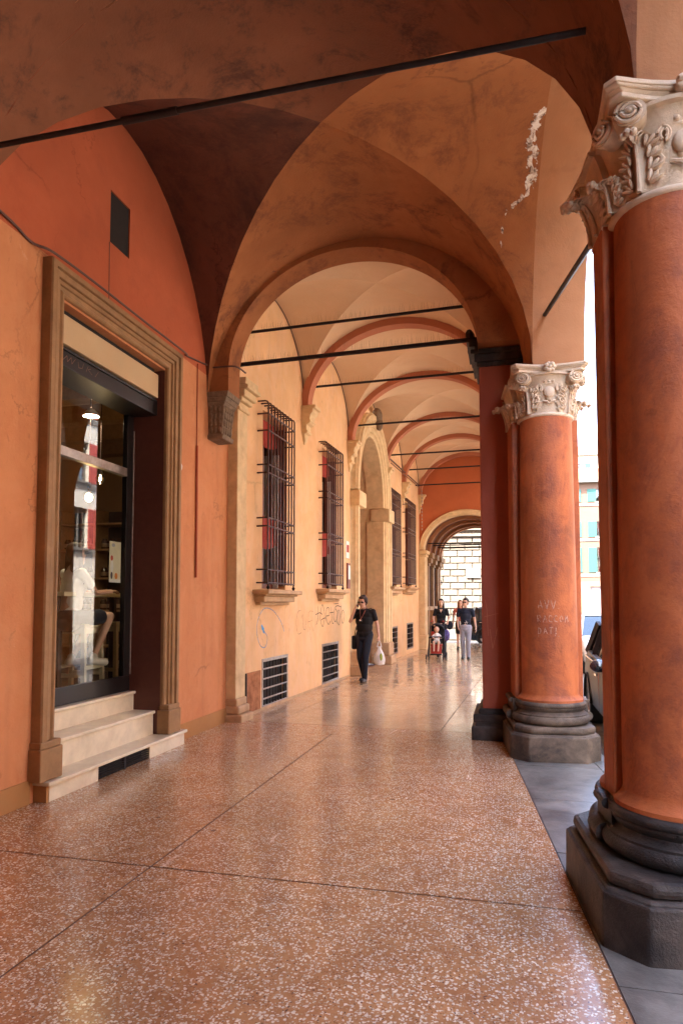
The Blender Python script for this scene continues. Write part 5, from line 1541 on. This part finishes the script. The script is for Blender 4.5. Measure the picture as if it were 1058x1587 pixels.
def car(label, loc, rz, paint, L=4.2, W=1.78, Hh=1.50, group=None):
    """front towards local +y"""
    t = thing('parked_car', label, 'car', loc, rz, group)
    hl = L / 2
    #      y      halfw  bottom belt
    st_ = [(-hl, .70, .42, .86), (-hl + .08, .80, .30, .98), (-hl + .35, .87, .24, 1.02), (-1.0, .89, .22, 1.0), (0, .89, .22, .96), (.8, .89, .22, .94), (1.15, .88, .22, .92), (hl - .5, .86, .23, .84), (hl - .15, .80, .26, .74), (hl, .64, .36, .62)]
    k = W / 1.78
    m2 = MB(); v = []; f = []; n = 12
    for y, w, b, tp in st_:
        w *= k
        sec = [(0, b), (w * .86, b), (w * .97, b + .10), (w, b + .28), (w, tp - .28), (w * .985, tp - .10), (w * .94, tp - .01), (w * .80, tp + .01), (0, tp + .02)]
        v += [(x, y, z) for x, z in sec] + [(-x, y, z) for x, z in sec[::-1][1:-1]]
    m = 16
    for i in range(len(st_) - 1):
        for q in range(m): f.append((i * m + q, i * m + (q + 1) % m, (i + 1) * m + (q + 1) % m, (i + 1) * m + q))
    f.append(tuple(range(m - 1, -1, -1))); e = (len(st_) - 1) * m; f.append(tuple(range(e, e + m)))
    m2.add(v, f); body = m2.build('body', paint, t, angle=50)
    # greenhouse: glass band and roof
    gh = [(-hl + .22, .70, 1.0, .0), (-hl + .55, .66, 1.0, .86), (-1.0, .66, 1.0, .98), (0.0, .66, .97, 1.0), (0.30, .65, .95, .97), (1.05, .72, .93, .0)]
    def roofz(y):
        pts = [(-hl + .18, .99), (-hl + .50, Hh - .07), (-1.0, Hh - .01), (-.2, Hh), (.25, Hh - .05), (1.12, .935)]
        for (y0, z0), (y1, z1) in zip(pts, pts[1:]):
            if y0 <= y <= y1: return z0 + (z1 - z0) * (y - y0) / (y1 - y0)
        return .95
    m2 = MB(); N = 24; v = []; f = []
    for i in range(N + 1):
        y = -hl + .18 + (1.12 + hl - .18) * i / N; zr = roofz(y); hb = .80 * k; q = (zr - .95) / (Hh - .95)
        ht = hb - .16 * q
        v += [(hb, y, .93), (ht, y, zr - .015), (ht * .9, y, zr + .0), (-ht * .9, y, zr), (-ht, y, zr - .015), (-hb, y, .93)]
    for i in range(N):
        for q in range(5): f.append((6 * i + q, 6 * i + q + 1, 6 * i + 7 + q, 6 * i + 6 + q))
    f.append(tuple(range(6))); f.append(tuple(6 * N + q for q in range(5, -1, -1)))
    m2.add(v, f); m2.build('glazing', 'carglass', t, angle=30)
    m2 = MB(); v = []; f = []
    for i in range(11):
        y = -hl + .48 + (.27 + hl - .48) * i / 10; zr = roofz(y) + .012; hb = .80 * k - .16 * ((zr - .95) / (Hh - .95)) + .012
        v += [(hb, y, zr - .05), (hb * .93, y, zr), (-hb * .93, y, zr), (-hb, y, zr - .05)]
    for i in range(10):
        for q in range(3): f.append((4 * i + q, 4 * i + q + 1, 4 * i + 5 + q, 4 * i + 4 + q))
    m2.add(v, f); m2.build('roof', paint, t, angle=50)
    for sx in (-1, 1):
        def side(y, z): return (sx * (.80 * k - .16 * max(0, (z - .95) / (Hh - .95)) + .010), y, z)
        m2 = MB()
        for a_, b_, w_, h_ in ((side(1.10, .94), side(.27, Hh - .05), .05, .06), (side(-.05, .95), side(-.10, Hh - .02), .03, .07), (side(-hl + .22, .98), side(-hl + .52, Hh - .07), .06, .10), (side(-1.15, .96), side(-1.05, Hh - .03), .03, .06)):
            MB().bar(a_, b_, w_, h_).build('pillar', paint, t, smooth=False)
        m2 = MB(); m2.bar((sx * (.885 * k), -1.5, .965), (sx * (.885 * k), 1.0, .925), .02, .02); m2.build('chrome_strip', 'chrome', t, smooth=False)
        m2 = MB(); m2.ell((sx * (.98 * k), .82, 1.00), .10, .06, .075, 12, 8); m2.bar((sx * .86 * k, .86, .96), (sx * .96 * k, .83, .98), .04, .05); m2.build('mirror', 'carblack', t)
        m2 = MB(); m2.ell((sx * .66 * k, hl - .11, .66), .15, .09, .07, 12, 8); m2.build('headlight', 'headlamp', t)
        m2 = MB(); m2.ell((sx * .72 * k, -hl + .07, .88), .10, .06, .12, 12, 8); m2.build('tail_light', 'taillamp', t)
        for y in (-1.28, 1.30):
            wheel(t, sx * (W / 2 - .115), y)
            m2 = MB(); pts = []
            for i in range(13):
                a = math.pi * i / 12; pts.append((sx * (W / 2 - .004), y + .385 * math.cos(a), .33 + .385 * math.sin(a)))
            m2.tube(pts, .022, 6); m2.build('wheel_arch', 'tyre', t)
        m2 = MB(); m2.bar((sx * (.893 * k), .05, .34), (sx * (.889 * k), .0, .93), .006, .004); m2.bar((sx * .893 * k, -.3, .80), (sx * .893 * k, -.14, .80), .02, .03); m2.build('door_handle', 'chrome', t, smooth=False)
    m2 = MB(); m2.box(-.30, .30, hl - .06, hl + .012, .50, .60); m2.build('grille', 'tyre', t, smooth=False)
    return t
car('dark bronze hatchback parked at the kerb right behind the chalk marked column', (1.98, 9.15, -0.15), R(180), 'cargrey')
car('white car parked further up the street behind the dark hatchback', (2.55, 19.0, -0.15), R(180), 'carwhite', 4.1, 1.75, 1.46)
car('black car parked across the far end of the arcade', (0.22, 29.2, -0.15), R(-84), 'carblack', 4.2, 1.8, 1.64)

# ------------------------------------------------------------------ people
M['skin'] = plain('skin', (0.58, 0.33, 0.22), 0.55, var=0.06, bump=0.0)
M['skin2'] = plain('skin_light', (0.64, 0.40, 0.28), 0.55, var=0.06, bump=0.0)
M['hairbrown'] = plain('brown_hair', (0.030, 0.016, 0.011), 0.6, var=0.4, scale=80)
M['hairblack'] = plain('black_hair', (0.014, 0.011, 0.012), 0.5, var=0.4, scale=80)
M['hairred'] = plain('auburn_hair', (0.16, 0.06, 0.03), 0.55, var=0.4, scale=80)
M['navy'] = plain('navy_cotton', (0.010, 0.013, 0.026), 0.85, var=0.2, scale=30)
M['denim'] = plain('dark_denim', (0.010, 0.014, 0.026), 0.85, var=0.25, scale=40)
M['blackcloth'] = plain('black_cotton', (0.009, 0.008, 0.0095), 0.85, var=0.2, scale=30)
M['greycloth'] = plain('grey_blue_trousers', (0.30, 0.30, 0.34), 0.85, var=0.12, scale=30)
M['whitecloth'] = plain('white_cotton', (0.80, 0.77, 0.72), 0.85, var=0.05, scale=30)
M['redtop'] = plain('orange_red_top', (0.50, 0.13, 0.08), 0.85, var=0.12, scale=30)
M['shoeblack'] = plain('black_shoe', (0.015, 0.013, 0.013), 0.5)
M['shoewhite'] = plain('cream_sneaker', (0.70, 0.67, 0.58), 0.6)
M['sole'] = plain('pale_sole', (0.55, 0.50, 0.45), 0.7)
M['purple'] = plain('purple_print_cloth', (0.14, 0.11, 0.32), 0.8, var=0.6, scale=40)
M['plasticbag'] = plain('white_plastic_film', (0.82, 0.82, 0.80), 0.35, var=0.04, scale=20)
M['greenprint'] = plain('green_print', (0.36, 0.55, 0.05), 0.4)
M['lens'] = plain('dark_lens', (0.01, 0.01, 0.012), 0.1, spec=0.8)

def remeshed(name, mb, voxel, mat, parent, smooth=3):
    me = bpy.data.meshes.new(name + '_tmp'); me.from_pydata([tuple(p) for p in mb.v], [], mb.f)
    o = bpy.data.objects.new(name + '_tmp', me); COL.objects.link(o)
    md = o.modifiers.new('r', 'REMESH'); md.mode = 'VOXEL'; md.voxel_size = voxel; md.use_smooth_shade = True
    if smooth:
        ms = o.modifiers.new('s', 'SMOOTH'); ms.factor = 0.5; ms.iterations = smooth
    bpy.context.view_layer.update()
    dg = bpy.context.evaluated_depsgraph_get()
    nm = bpy.data.meshes.new_from_object(o.evaluated_get(dg)); nm.name = name
    bpy.data.objects.remove(o); bpy.data.meshes.remove(me)
    nm.materials.clear(); nm.materials.append(M[mat])
    for p in nm.polygons: p.use_smooth = True
    ob = bpy.data.objects.new(name, nm); COL.objects.link(ob)
    if parent is not None: ob.parent = parent
    return ob
def caps(mb, p, q, r0, r1, n=12):
    mb.tube([p, q], [r0, r1], n); mb.ell(p, r0, r0, r0, n, 8); mb.ell(q, r1, r1, r1, n, 8)
def hand(mb, wr, d, nrm, k=1.0, curl=0.5):
    """palm and five fingers; d = along the hand, nrm = palm side"""
    wr, d, nrm = Vector(wr), Vector(d).normalized(), Vector(nrm)
    nrm = (nrm - d * nrm.dot(d)).normalized(); s = d.cross(nrm)
    T = Matrix((s, nrm, d)).transposed()
    mb.ell(tuple(wr + d * 0.045 * k), 0.038 * k, 0.016 * k, 0.052 * k, 10, 8, T)
    for i, (o, ln) in enumerate(((-0.028, 0.062), (-0.009, 0.074), (0.010, 0.070), (0.028, 0.055))):
        b = wr + d * 0.085 * k + s * o * k
        m_ = b + (d * math.cos(curl * 0.6) + nrm * math.sin(curl * 0.6)) * ln * 0.5 * k
        e = m_ + (d * math.cos(curl * 1.6) + nrm * math.sin(curl * 1.6)) * ln * 0.5 * k
        caps(mb, tuple(b), tuple(m_), 0.0092 * k, 0.0088 * k, 8); caps(mb, tuple(m_), tuple(e), 0.0088 * k, 0.0078 * k, 8)
    b = wr + d * 0.03 * k - s * 0.032 * k; m_ = b + (d * 0.7 - s * 0.5 + nrm * 0.5) * 0.035 * k; e = m_ + (d * 0.8 + nrm * 0.5) * 0.03 * k
    caps(mb, tuple(b), tuple(m_), 0.011 * k, 0.010 * k, 8); caps(mb, tuple(m_), tuple(e), 0.010 * k, 0.0085 * k, 8)

POSE = dict(hipR=(-.085, 0, .92), hipL=(.085, 0, .92), kneeR=(-.09, -.02, .50), kneeL=(.09, -.02, .50), ankR=(-.09, .03, .085), ankL=(.09, .03, .085), toeR=(-.10, -.13, .03), toeL=(.10, -.13, .03),
            shR=(-.185, .01, 1.42), shL=(.185, .01, 1.42), elR=(-.225, .03, 1.14), elL=(.225, .03, 1.14), wrR=(-.235, -.06, .90), wrL=(.235, -.06, .90), head=(0, -.02, 1.635), pn=None)
def person(label, loc, rz, pose, top, bottom, shoe, hair, skin='skin', scale=1.0, female=False, hairlong=0.0, vox=0.0095, short=False, sleeve=0.62, headturn=0.0, nodx=0.0, girth=1.0, bushy=0.0):
    P = dict(POSE); P.update(pose)
    V = {k: Vector(p) for k, p in P.items() if isinstance(p, tuple)}
    t = thing('person', label, 'person', loc, rz)
    t.scale = (scale, scale, scale)
    pel = (V['hipR'] + V['hipL']) / 2; chest = (V['shR'] + V['shL']) / 2
    wsh = 0.86 if female else 1.0
    b = MB()
    # torso and limbs (one continuous skin)
    caps(b, tuple(pel), tuple(pel.lerp(chest, .5)), .115, .105); caps(b, tuple(pel.lerp(chest, .5)), tuple(chest + Vector((0, .01, -.07))), .09, .075)
    caps(b, tuple(V['shR']), tuple(V['shL']), .042, .042)
    hd = V['head']
    caps(b, tuple(chest + Vector((0, .01, .02))), tuple(hd + Vector((0, .015, -.08))), .052, .048)
    Rh = Matrix.Rotation(headturn, 3, 'Z') @ Matrix.Rotation(nodx, 3, 'X')
    H_ = lambda x, y, z: tuple(hd + Rh @ Vector((x, y, z)))
    b.ell(H_(0, .012, .02), .074, .092, .10, 16, 12, Rh); b.ell(H_(0, -.028, -.05), .056, .062, .072, 14, 10, Rh); b.ell(H_(0, -.088, -.012), .013, .020, .024, 8, 6, Rh)
    b.ell(H_(0, -.075, -.068), .026, .018, .010, 8, 6, Rh); b.ell(H_(0, -.068, -.098), .026, .022, .020, 8, 6, Rh)
    for sx in (-1, 1): b.ell(H_(sx * .076, .015, -.005), .012, .022, .032, 8, 6, Rh)
    for S in 'RL':
        caps(b, tuple(V['sh' + S]), tuple(V['el' + S]), .046 * (1 if not female else .85), .036 * (1 if not female else .85)); caps(b, tuple(V['el' + S]), tuple(V['wr' + S]), .036 * (1 if not female else .88), .025)
        d = V['wr' + S] - V['el' + S]
        d = P.get('hd' + S) and Vector(P['hd' + S]) or d
        hand(b, V['wr' + S], d, P.get('pn' + S) or ((1, 0, 0) if S == 'R' else (-1, 0, 0)), 1.0 if not female else .9, P.get('cu' + S, .6))
        caps(b, tuple(V['hip' + S]), tuple(V['knee' + S]), .078, .052); caps(b, tuple(V['knee' + S]), tuple(V['ank' + S]), .052, .034)
        caps(b, tuple(V['ank' + S] + Vector((0, 0, -.03))), tuple(V['toe' + S]), .035, .028)
    remeshed('body', b, vox, skin, t)
    # top
    b = MB(); up = chest - pel; fw = 1.0 if not female else .92
    def tor(f_, rx, ry, rzz, dy=0): b.ell(tuple(pel + up * f_ + Vector((0, dy, 0))), rx * girth, ry * girth, rzz, 16, 12)
    tor(.10, .155 * fw, .112, .12); tor(.35, .150 * fw, .112, .16, -.012); tor(.62, .165 * fw, .115, .17, -.006); tor(.84, .160 * fw, .108, .11); tor(.97, .120 * fw, .092, .065); tor(1.03, .085 * fw, .080, .045, -.005)
    caps(b, tuple(V['shR'] + Vector((.01, 0, -.015))), tuple(V['shL'] + Vector((-.01, 0, -.015))), .062 * fw, .062 * fw)
    caps(b, tuple(chest + Vector((0, .005, .0))), tuple(chest + Vector((0, .005, .035))), .075, .062)
    for S in 'RL':
        q = V['sh' + S].lerp(V['el' + S], sleeve)
        caps(b, tuple(V['sh' + S]), tuple(q), .057 * fw, .052 * fw)
    if female:
        for sx in (-1, 1): b.ell(tuple(pel + up * .66 + Vector((sx * .07, -.085, 0))), .06, .045, .055, 10, 8)
    remeshed('shirt', b, vox, top, t)
    # bottom
    if bottom:
        b = MB()
        b.ell(tuple(pel + Vector((0, 0, .03))), .162 * girth, .122, .11, 16, 12); b.ell(tuple(pel + Vector((0, .01, -.05))), .165, .125, .10, 16, 12)
        for S in 'RL':
            kn, an = V['knee' + S], V['ank' + S]
            if short: caps(b, tuple(V['hip' + S]), tuple(V['hip' + S].lerp(kn, .7)), .098, .088)
            else:
                caps(b, tuple(V['hip' + S]), tuple(kn), .098, .070); caps(b, tuple(kn), tuple(an + Vector((0, 0, .0))), .070, .055)
        remeshed('trousers', b, vox, bottom, t)
    for S in 'RL':
        b = MB(); an, to = V['ank' + S], V['toe' + S]
        d = (to - an); d.z = 0; d.normalize()
        foot = an + Vector((0, 0, -.04)); 
        caps(b, tuple(foot - d * .03 + Vector((0, 0, .0))), tuple(to + Vector((0, 0, .012))), .045, .040); caps(b, tuple(an + Vector((0, 0, .01))), tuple(an + Vector((0, 0, -.04))), .045, .046)
        sh = remeshed('shoe', b, .008, shoe, t, 2)
    # hair
    b = MB()
    b.ell(H_(0, .032, .045), .084, .092, .088, 16, 12, Rh); b.ell(H_(0, -.035, .098), .062, .050, .030, 12, 8, Rh)
    b.ell(H_(0, .06, -.01), .078, .058, .075, 14, 10, Rh)
    if bushy:
        b.ell(H_(0, .035, .035), .096, .098, .084, 16, 12, Rh)
        for sx in (-1, 1): b.ell(H_(sx * .082, .02, .01), .026, .045, .055, 10, 8, Rh)
    if not hairlong:
        rh = random.Random(11)
        for i in range(60):
            dv = Vector((rh.gauss(0, 1), rh.gauss(0, 1), abs(rh.gauss(0, 1)) - .15)).normalized()
            if dv.y < -.35 and dv.z < .6: continue
            rr = rh.uniform(.018, .030) * (1 - .1 * bushy)
            b.ell(H_(.074 * dv.x, .028 + .082 * dv.y, .035 + .088 * dv.z), rr, rr, rr, 7, 6)
    else:
        for sx in (-1, 1): caps(b, H_(sx * .062, .02, .03), H_(sx * .085, -.005, -.10 - hairlong), .036, .03); caps(b, H_(sx * .05, .06, 0), H_(sx * .06, .07, -.12 - hairlong), .045, .04)
    remeshed('hair', b, .0085, hair, t, 1)
    # eyes, brows, mouth
    for sx in (-1, 1):
        MB().ell(H_(sx * .030, -.073, .004), .011, .006, .007, 8, 6, Rh).build('eye', 'lens', t)
        MB().ell(H_(sx * .031, -.078, .024), .017, .006, .004, 8, 6, Rh).build('eyebrow', hair, t)
    M.setdefault('lip', plain('lip', (0.38, 0.13, 0.10), 0.5))
    MB().ell(H_(0, -.091, -.068), .021, .005, .005, 8, 6, Rh).build('mouth', 'lip', t)
    t['_'] = 0; del t['_']
    return t, V, H_
def sunglasses(t, H_, mat='lens'):
    m2 = MB()
    for sx in (-1, 1): m2.ell(H_(sx * .033, -.088, .003), .026, .006, .018, 12, 6); m2.tube([H_(sx * .058, -.086, .008), H_(sx * .08, .01, .008)], .004, 5)
    m2.tube([H_(-.012, -.092, .008), H_(.012, -.092, .008)], .004, 5)
    return m2.build('glasses', mat, t)

# man on the phone
t, V, H_ = person('man in black shirt and dark jeans walking towards the camera, talking on a phone', (-2.84, 13.35, 0), R(-10),
    dict(kneeR=(-.075, -.05, .50), ankR=(-.045, .10, .10), toeR=(-.06, -.05, .035), kneeL=(.065, -.11, .50), ankL=(.04, -.10, .085), toeL=(.045, -.26, .035),
         elR=(-.255, -.13, 1.22), wrR=(-.155, -.13, 1.47), hdR=(.30, .15, 1.0), pnR=(.9, .4, 0), cuR=.9, elL=(.265, .02, 1.16), wrL=(.33, -.06, .93), hdL=(.12, -.05, -1), cuL=1.5, pnL=(-1, 0, 0), head=(-.015, -.06, 1.61)),
    'blackcloth', 'denim', 'shoeblack', 'hairbrown', scale=1.0, headturn=R(-6), nodx=R(10), girth=1.17, bushy=1.0)
t.name = 'person'
sunglasses(t, H_)
man1_M = Matrix.Translation((-2.84, 13.35, 0)) @ Matrix.Rotation(R(-10), 4, 'Z') @ Matrix.Scale(1.0, 4)
def w1(p): return man1_M @ Vector(p)
mb = MB(); mb.box(-.006, .006, -.035, .035, -.07, .07)
ph = tag(mb.build('mobile_phone', 'lens', None, smooth=False, bevel=.004), 'dark mobile phone held to the ear of the man in black', 'phone')
ph.location = w1((-.105, -.075, 1.575)); ph.rotation_euler = (R(-15), R(12), R(-20))
sb = thing('shoulder_bag', 'small black shoulder bag hanging at the hip of the man on the phone', 'bag', w1((-.22, .05, .80)), R(-10))
MB().box(-.05, .05, -.11, .11, -.15, .13).build('pouch', 'blackcloth', sb, smooth=False, bevel=.03)
mb = MB(); mb.tube([(-.01, -.02, .12), (.06, -.10, .30), (.17, -.16, .52), (.28, -.13, .66), (.36, -.02, .685), (.33, .10, .60), (.18, .13, .36), (.02, .02, .12)], .010, 6); mb.build('strap', 'blackcloth', sb)
lb = thing('camera', 'small camera hanging on a brown strap on the chest of the man in black', 'camera', w1((-.02, -.155, 1.24)), R(-10))
MB().box(-.035, .035, -.02, .015, -.022, .022).build('housing', 'blackframe', lb, smooth=False, bevel=.006)
MB().ell((0, -.024, 0), .020, .012, .020).build('lens', 'chrome', lb)
mb = MB(); mb.tube([(0, 0, .02), (.045, .03, .12), (.085, .09, .24), (.07, .16, .27)], .009, 6); mb.tube([(0, 0, .02), (-.02, .03, .12), (-.05, .09, .24), (-.04, .16, .27)], .006, 6); mb.build('strap', 'wood', lb)
pb = thing('plastic_bag', 'white plastic carrier bag with green print in the hand of the man on the phone', 'bag', w1((.345, -.07, .50)), R(-10))
mb = MB()
for i in range(9): pass
def bagfn(i, j):
    a = 2 * math.pi * i; zt = j
    r = (.55 + .45 * math.sin(math.pi * min(1, .25 + zt * .9))) * (1 - .55 * max(0, zt - .55) / .45)
    return (.115 * r * math.cos(a) * (1 + .08 * math.sin(5 * a + 7 * zt)), .065 * r * math.sin(a), -.13 + .36 * zt)
mb.grid(bagfn, 28, 14); mb.ell((0, 0, -.115), .07, .04, .03, 14, 6)
mb.tube([(-.045, 0, .21), (-.02, 0, .31), (0, 0, .345), (.02, 0, .31), (.045, 0, .21)], .011, 6); mb.build('sack', 'plasticbag', pb)
mb = MB(); mb.ell((.055, -.055, .02), .028, .008, .075, 10, 8); mb.build('printed_patch', 'greenprint', pb)

# woman pushing the stroller, toddler, man in navy shirt, woman behind
t, V, H_ = person('dark haired woman in black V neck shirt pushing the stroller', (-1.96, 20.15, 0), R(4),
    dict(elR=(-.235, -.04, 1.17), wrR=(-.20, -.27, 1.06), cuR=1.4, elL=(.235, -.04, 1.17), wrL=(.20, -.27, 1.06), cuL=1.4, pnR=(0, 0, -1), pnL=(0, 0, -1), shR=(-.165, .01, 1.42), shL=(.165, .01, 1.42)), 'blackcloth', 'blackcloth', 'shoeblack', 'hairblack', 'skin2', .98, True, .16)
MB().add([(-.045, -.125, 1.44), (.045, -.125, 1.44), (0, -.147, 1.33)], [(0, 1, 2)]).build('neckline', 'skin2', t, smooth=False)
t, V, H_ = person('young man in navy printed T-shirt and grey trousers walking beside the stroller', (-1.20, 19.45, 0), R(-4),
    dict(kneeR=(-.09, .0, .50), ankR=(-.09, .08, .09), toeR=(-.10, -.07, .03), kneeL=(.08, -.08, .50), ankL=(.08, -.05, .085), toeL=(.085, -.20, .03), elL=(.25, .05, 1.15), wrL=(.29, -.03, .91), elR=(-.24, .02, 1.15), wrR=(-.20, -.12, .95)), 'navy', 'greycloth', 'shoeblack', 'hairblack', 'skin', .985, headturn=R(-18))
sunglasses(t, H_, 'shoeblack')
m2 = MB(); ribbon(m2, [[(0, 1.02), (.05, 1.10)], [(.02, 1.12), (.06, 1.03)], [(-.02, 1.06), (.08, 1.07)], [(.03, .98), (.05, 1.0)]], lambda u, z, h: (u, -.128 - h, z), .010)
o = m2.build('shirt_print', 'sole', t, smooth=False); o['kind'] = 'stuff'
t, V, H_ = person('auburn haired woman in orange red top half hidden behind the young man', (-1.62, 23.4, 0), R(0),
    dict(kneeL=(.08, -.12, .52), ankL=(.06, .02, .16), toeL=(.06, -.10, .05), elR=(-.24, .05, 1.16), wrR=(-.25, -.03, .92)), 'redtop', 'blackcloth', 'shoeblack', 'hairred', 'skin', .97, True, .12, short=True)
bg_ = thing('shoulder_bag', 'cream tote bag on the shoulder of the auburn haired woman', 'bag', (-1.50, 23.22, .86), 0)
MB().prism([(-.12, -.03), (.12, -.03), (.12, .03), (-.12, .03)], -.18, .12, [(-.14, -.05), (.14, -.05), (.14, .05), (-.14, .05)]).build('pouch', 'whitecloth', bg_, smooth=False, bevel=.02)
mb = MB(); mb.tube([(-.10, 0, .12), (-.02, .06, .45), (.03, .14, .52), (.06, .2, .45), (.10, 0, .12)], .012, 6); mb.build('strap', 'whitecloth', bg_)
hb_ = thing('handbag', 'dark bag hanging at the side of the auburn haired woman', 'bag', (-1.98, 23.3, .84), 0)
MB().ell((0, 0, 0), .12, .06, .15).build('pouch', 'denim', hb_); mb = MB(); mb.tube([(-.05, 0, .13), (.05, .05, .35), (.12, .08, .5), (.10, .0, .12)], .010, 6); mb.build('strap', 'blackcloth', hb_)

# stroller
so = thing('stroller', 'black folding stroller with red seat and twin front wheels', 'stroller', (-2.02, 19.42, 0), R(2))
def tubep(nm, pts, r, mat='rod'): return MB().tube(pts, r, 8).build(nm, mat, so)
for sx in (-1, 1):
    tubep('frame_side', [(sx * .235, -.34, .10), (sx * .22, -.05, .45), (sx * .20, .32, .98), (sx * .19, .40, 1.05)], .014)
    tubep('rear_leg', [(sx * .22, -.02, .48), (sx * .25, .34, .10)], .013)
    tubep('handle_grip', [(sx * .19, .39, 1.04), (sx * .16, .47, 1.07)], .022, 'redcloth')
    for dx in (-.035, .035):
        w_ = MB(); w_.F = Matrix.Translation((sx * .235 + dx, -.36, .075)) @ Matrix.Rotation(R(90), 4, 'Y'); w_.lathe([(.03, -.012), (.068, -.014), (.075, 0), (.068, .014), (.03, .012)], 0, 0, 18); w_.build('front_wheel', 'tyre', so)
    w_ = MB(); w_.F = Matrix.Translation((sx * .26, .35, .085)) @ Matrix.Rotation(R(90), 4, 'Y'); w_.lathe([(.03, -.015), (.078, -.016), (.085, 0), (.078, .016), (.03, .015)], 0, 0, 18); w_.build('rear_wheel', 'tyre', so)
tubep('rear_axle', [(-.26, .35, .085), (.26, .35, .085)], .010); tubep('front_bar', [(-.21, -.10, .60), (-.15, -.19, .63), (.15, -.19, .63), (.21, -.10, .60)], .020, 'blackcloth')
MB().grid(lambda i, j: (-.17 + .34 * i, .20 * j + .02, .42 + .50 * j + .03 * math.cos(math.pi * (i - .5) * 2) * -1), 8, 8).build('seat_back', 'blackcloth', so)
MB().box(-.16, -.06, .02, .10, .55, .78).build('red_cushion', 'redcloth', so, smooth=False, bevel=.03)
MB().box(-.17, .17, -.14, .05, .38, .42).build('seat', 'redcloth', so, smooth=False, bevel=.015)
MB().grid(lambda i, j: (-.15 + .30 * i, -.15 - .12 * j, .40 - .24 * j), 6, 4).build('leg_rest', 'redcloth', so)
MB().box(-.16, .16, -.34, -.25, .14, .17).build('foot_rest', 'rod', so, smooth=False, bevel=.008)
MB().grid(lambda i, j: (.21 * math.cos(math.pi * i), .36 - .34 * math.sin(j * 1.3) * math.sin(math.pi * (.15 + .7 * i)), .80 + .22 * math.sin(math.pi * i) * (.5 + .5 * math.cos(j * 1.0))), 16, 6).build('canopy', 'blackcloth', so)
MB().ell((.26, .36, .66), .10, .09, .17, 12, 8).build('hanging_bag', 'purple', so)
MB().box(-.15, .15, .10, .36, .14, .26).build('basket', 'blackcloth', so, smooth=False, bevel=.03)
# toddler
td = thing('person', 'toddler in white top sitting in the stroller', 'person', (-2.02, 19.40, .40), R(2))
b = MB(); caps(b, (0, .02, .07), (0, .06, .28), .075, .075); b.ell((0, .045, .44), .072, .080, .088, 14, 10); caps(b, (0, .055, .30), (0, .05, .36), .035, .035); b.ell((0, -.036, .43), .010, .012, .012, 8, 6)
for sx in (-1, 1):
    caps(b, (sx * .05, 0, .06), (sx * .07, -.20, .09), .046, .036); caps(b, (sx * .07, -.20, .09), (sx * .06, -.27, -.12), .034, .025); caps(b, (sx * .06, -.27, -.13), (sx * .06, -.33, -.15), .025, .020)
    caps(b, (sx * .09, .05, .27), (sx * .13, -.04, .20), .026, .022); caps(b, (sx * .13, -.04, .20), (sx * .09, -.15, .22), .022, .018); hand(b, (sx * .09, -.15, .22), (-sx * .3, -1, 0), (0, 0, -1), .6, .8)
remeshed('body', b, .008, 'skin2', td)
b = MB(); caps(b, (0, .02, .08), (0, .055, .27), .086, .082); 
for sx in (-1, 1): caps(b, (sx * .07, .055, .275), (sx * .115, 0, .22), .036, .034)
remeshed('shirt', b, .009, 'whitecloth', td)
b = MB(); b.ell((0, .02, .06), .095, .08, .06, 12, 8)
for sx in (-1, 1): caps(b, (sx * .05, 0, .06), (sx * .062, -.12, .08), .056, .050)
remeshed('shorts', b, .009, 'sole', td)
b = MB(); b.ell((0, .065, .465), .076, .074, .075, 14, 10); remeshed('hair', b, .008, 'hairbrown', td, 1)
for sx in (-1, 1): MB().ell((sx * .026, -.030, .445), .008, .005, .006, 8, 6).build('eye', 'lens', td)

# customer on the bar stool, seen through the shop glass (faces along +y)
t, V, H_ = person('long haired customer in white T-shirt and sneakers sitting behind the shop glass', (-4.50, 6.20, RZ0), R(158),
    dict(hipR=(-.09, 0, .84), hipL=(.09, 0, .84), kneeR=(-.13, -.42, .86), kneeL=(.15, -.40, .84), ankR=(-.13, -.22, .42), ankL=(.13, -.12, .40), toeR=(-.14, -.36, .34), toeL=(.14, -.28, .33), shR=(-.165, -.04, 1.34), shL=(.165, -.04, 1.34), elR=(-.22, -.18, 1.12), wrR=(-.14, -.42, 1.14), elL=(.22, -.18, 1.12), wrL=(.14, -.42, 1.14), head=(0, -.08, 1.55), pnR=(0, 0, -1), pnL=(0, 0, -1)),
    'whitecloth', 'denim', 'shoewhite', 'hairbrown', 'skin', .97, True, .24, short=True)
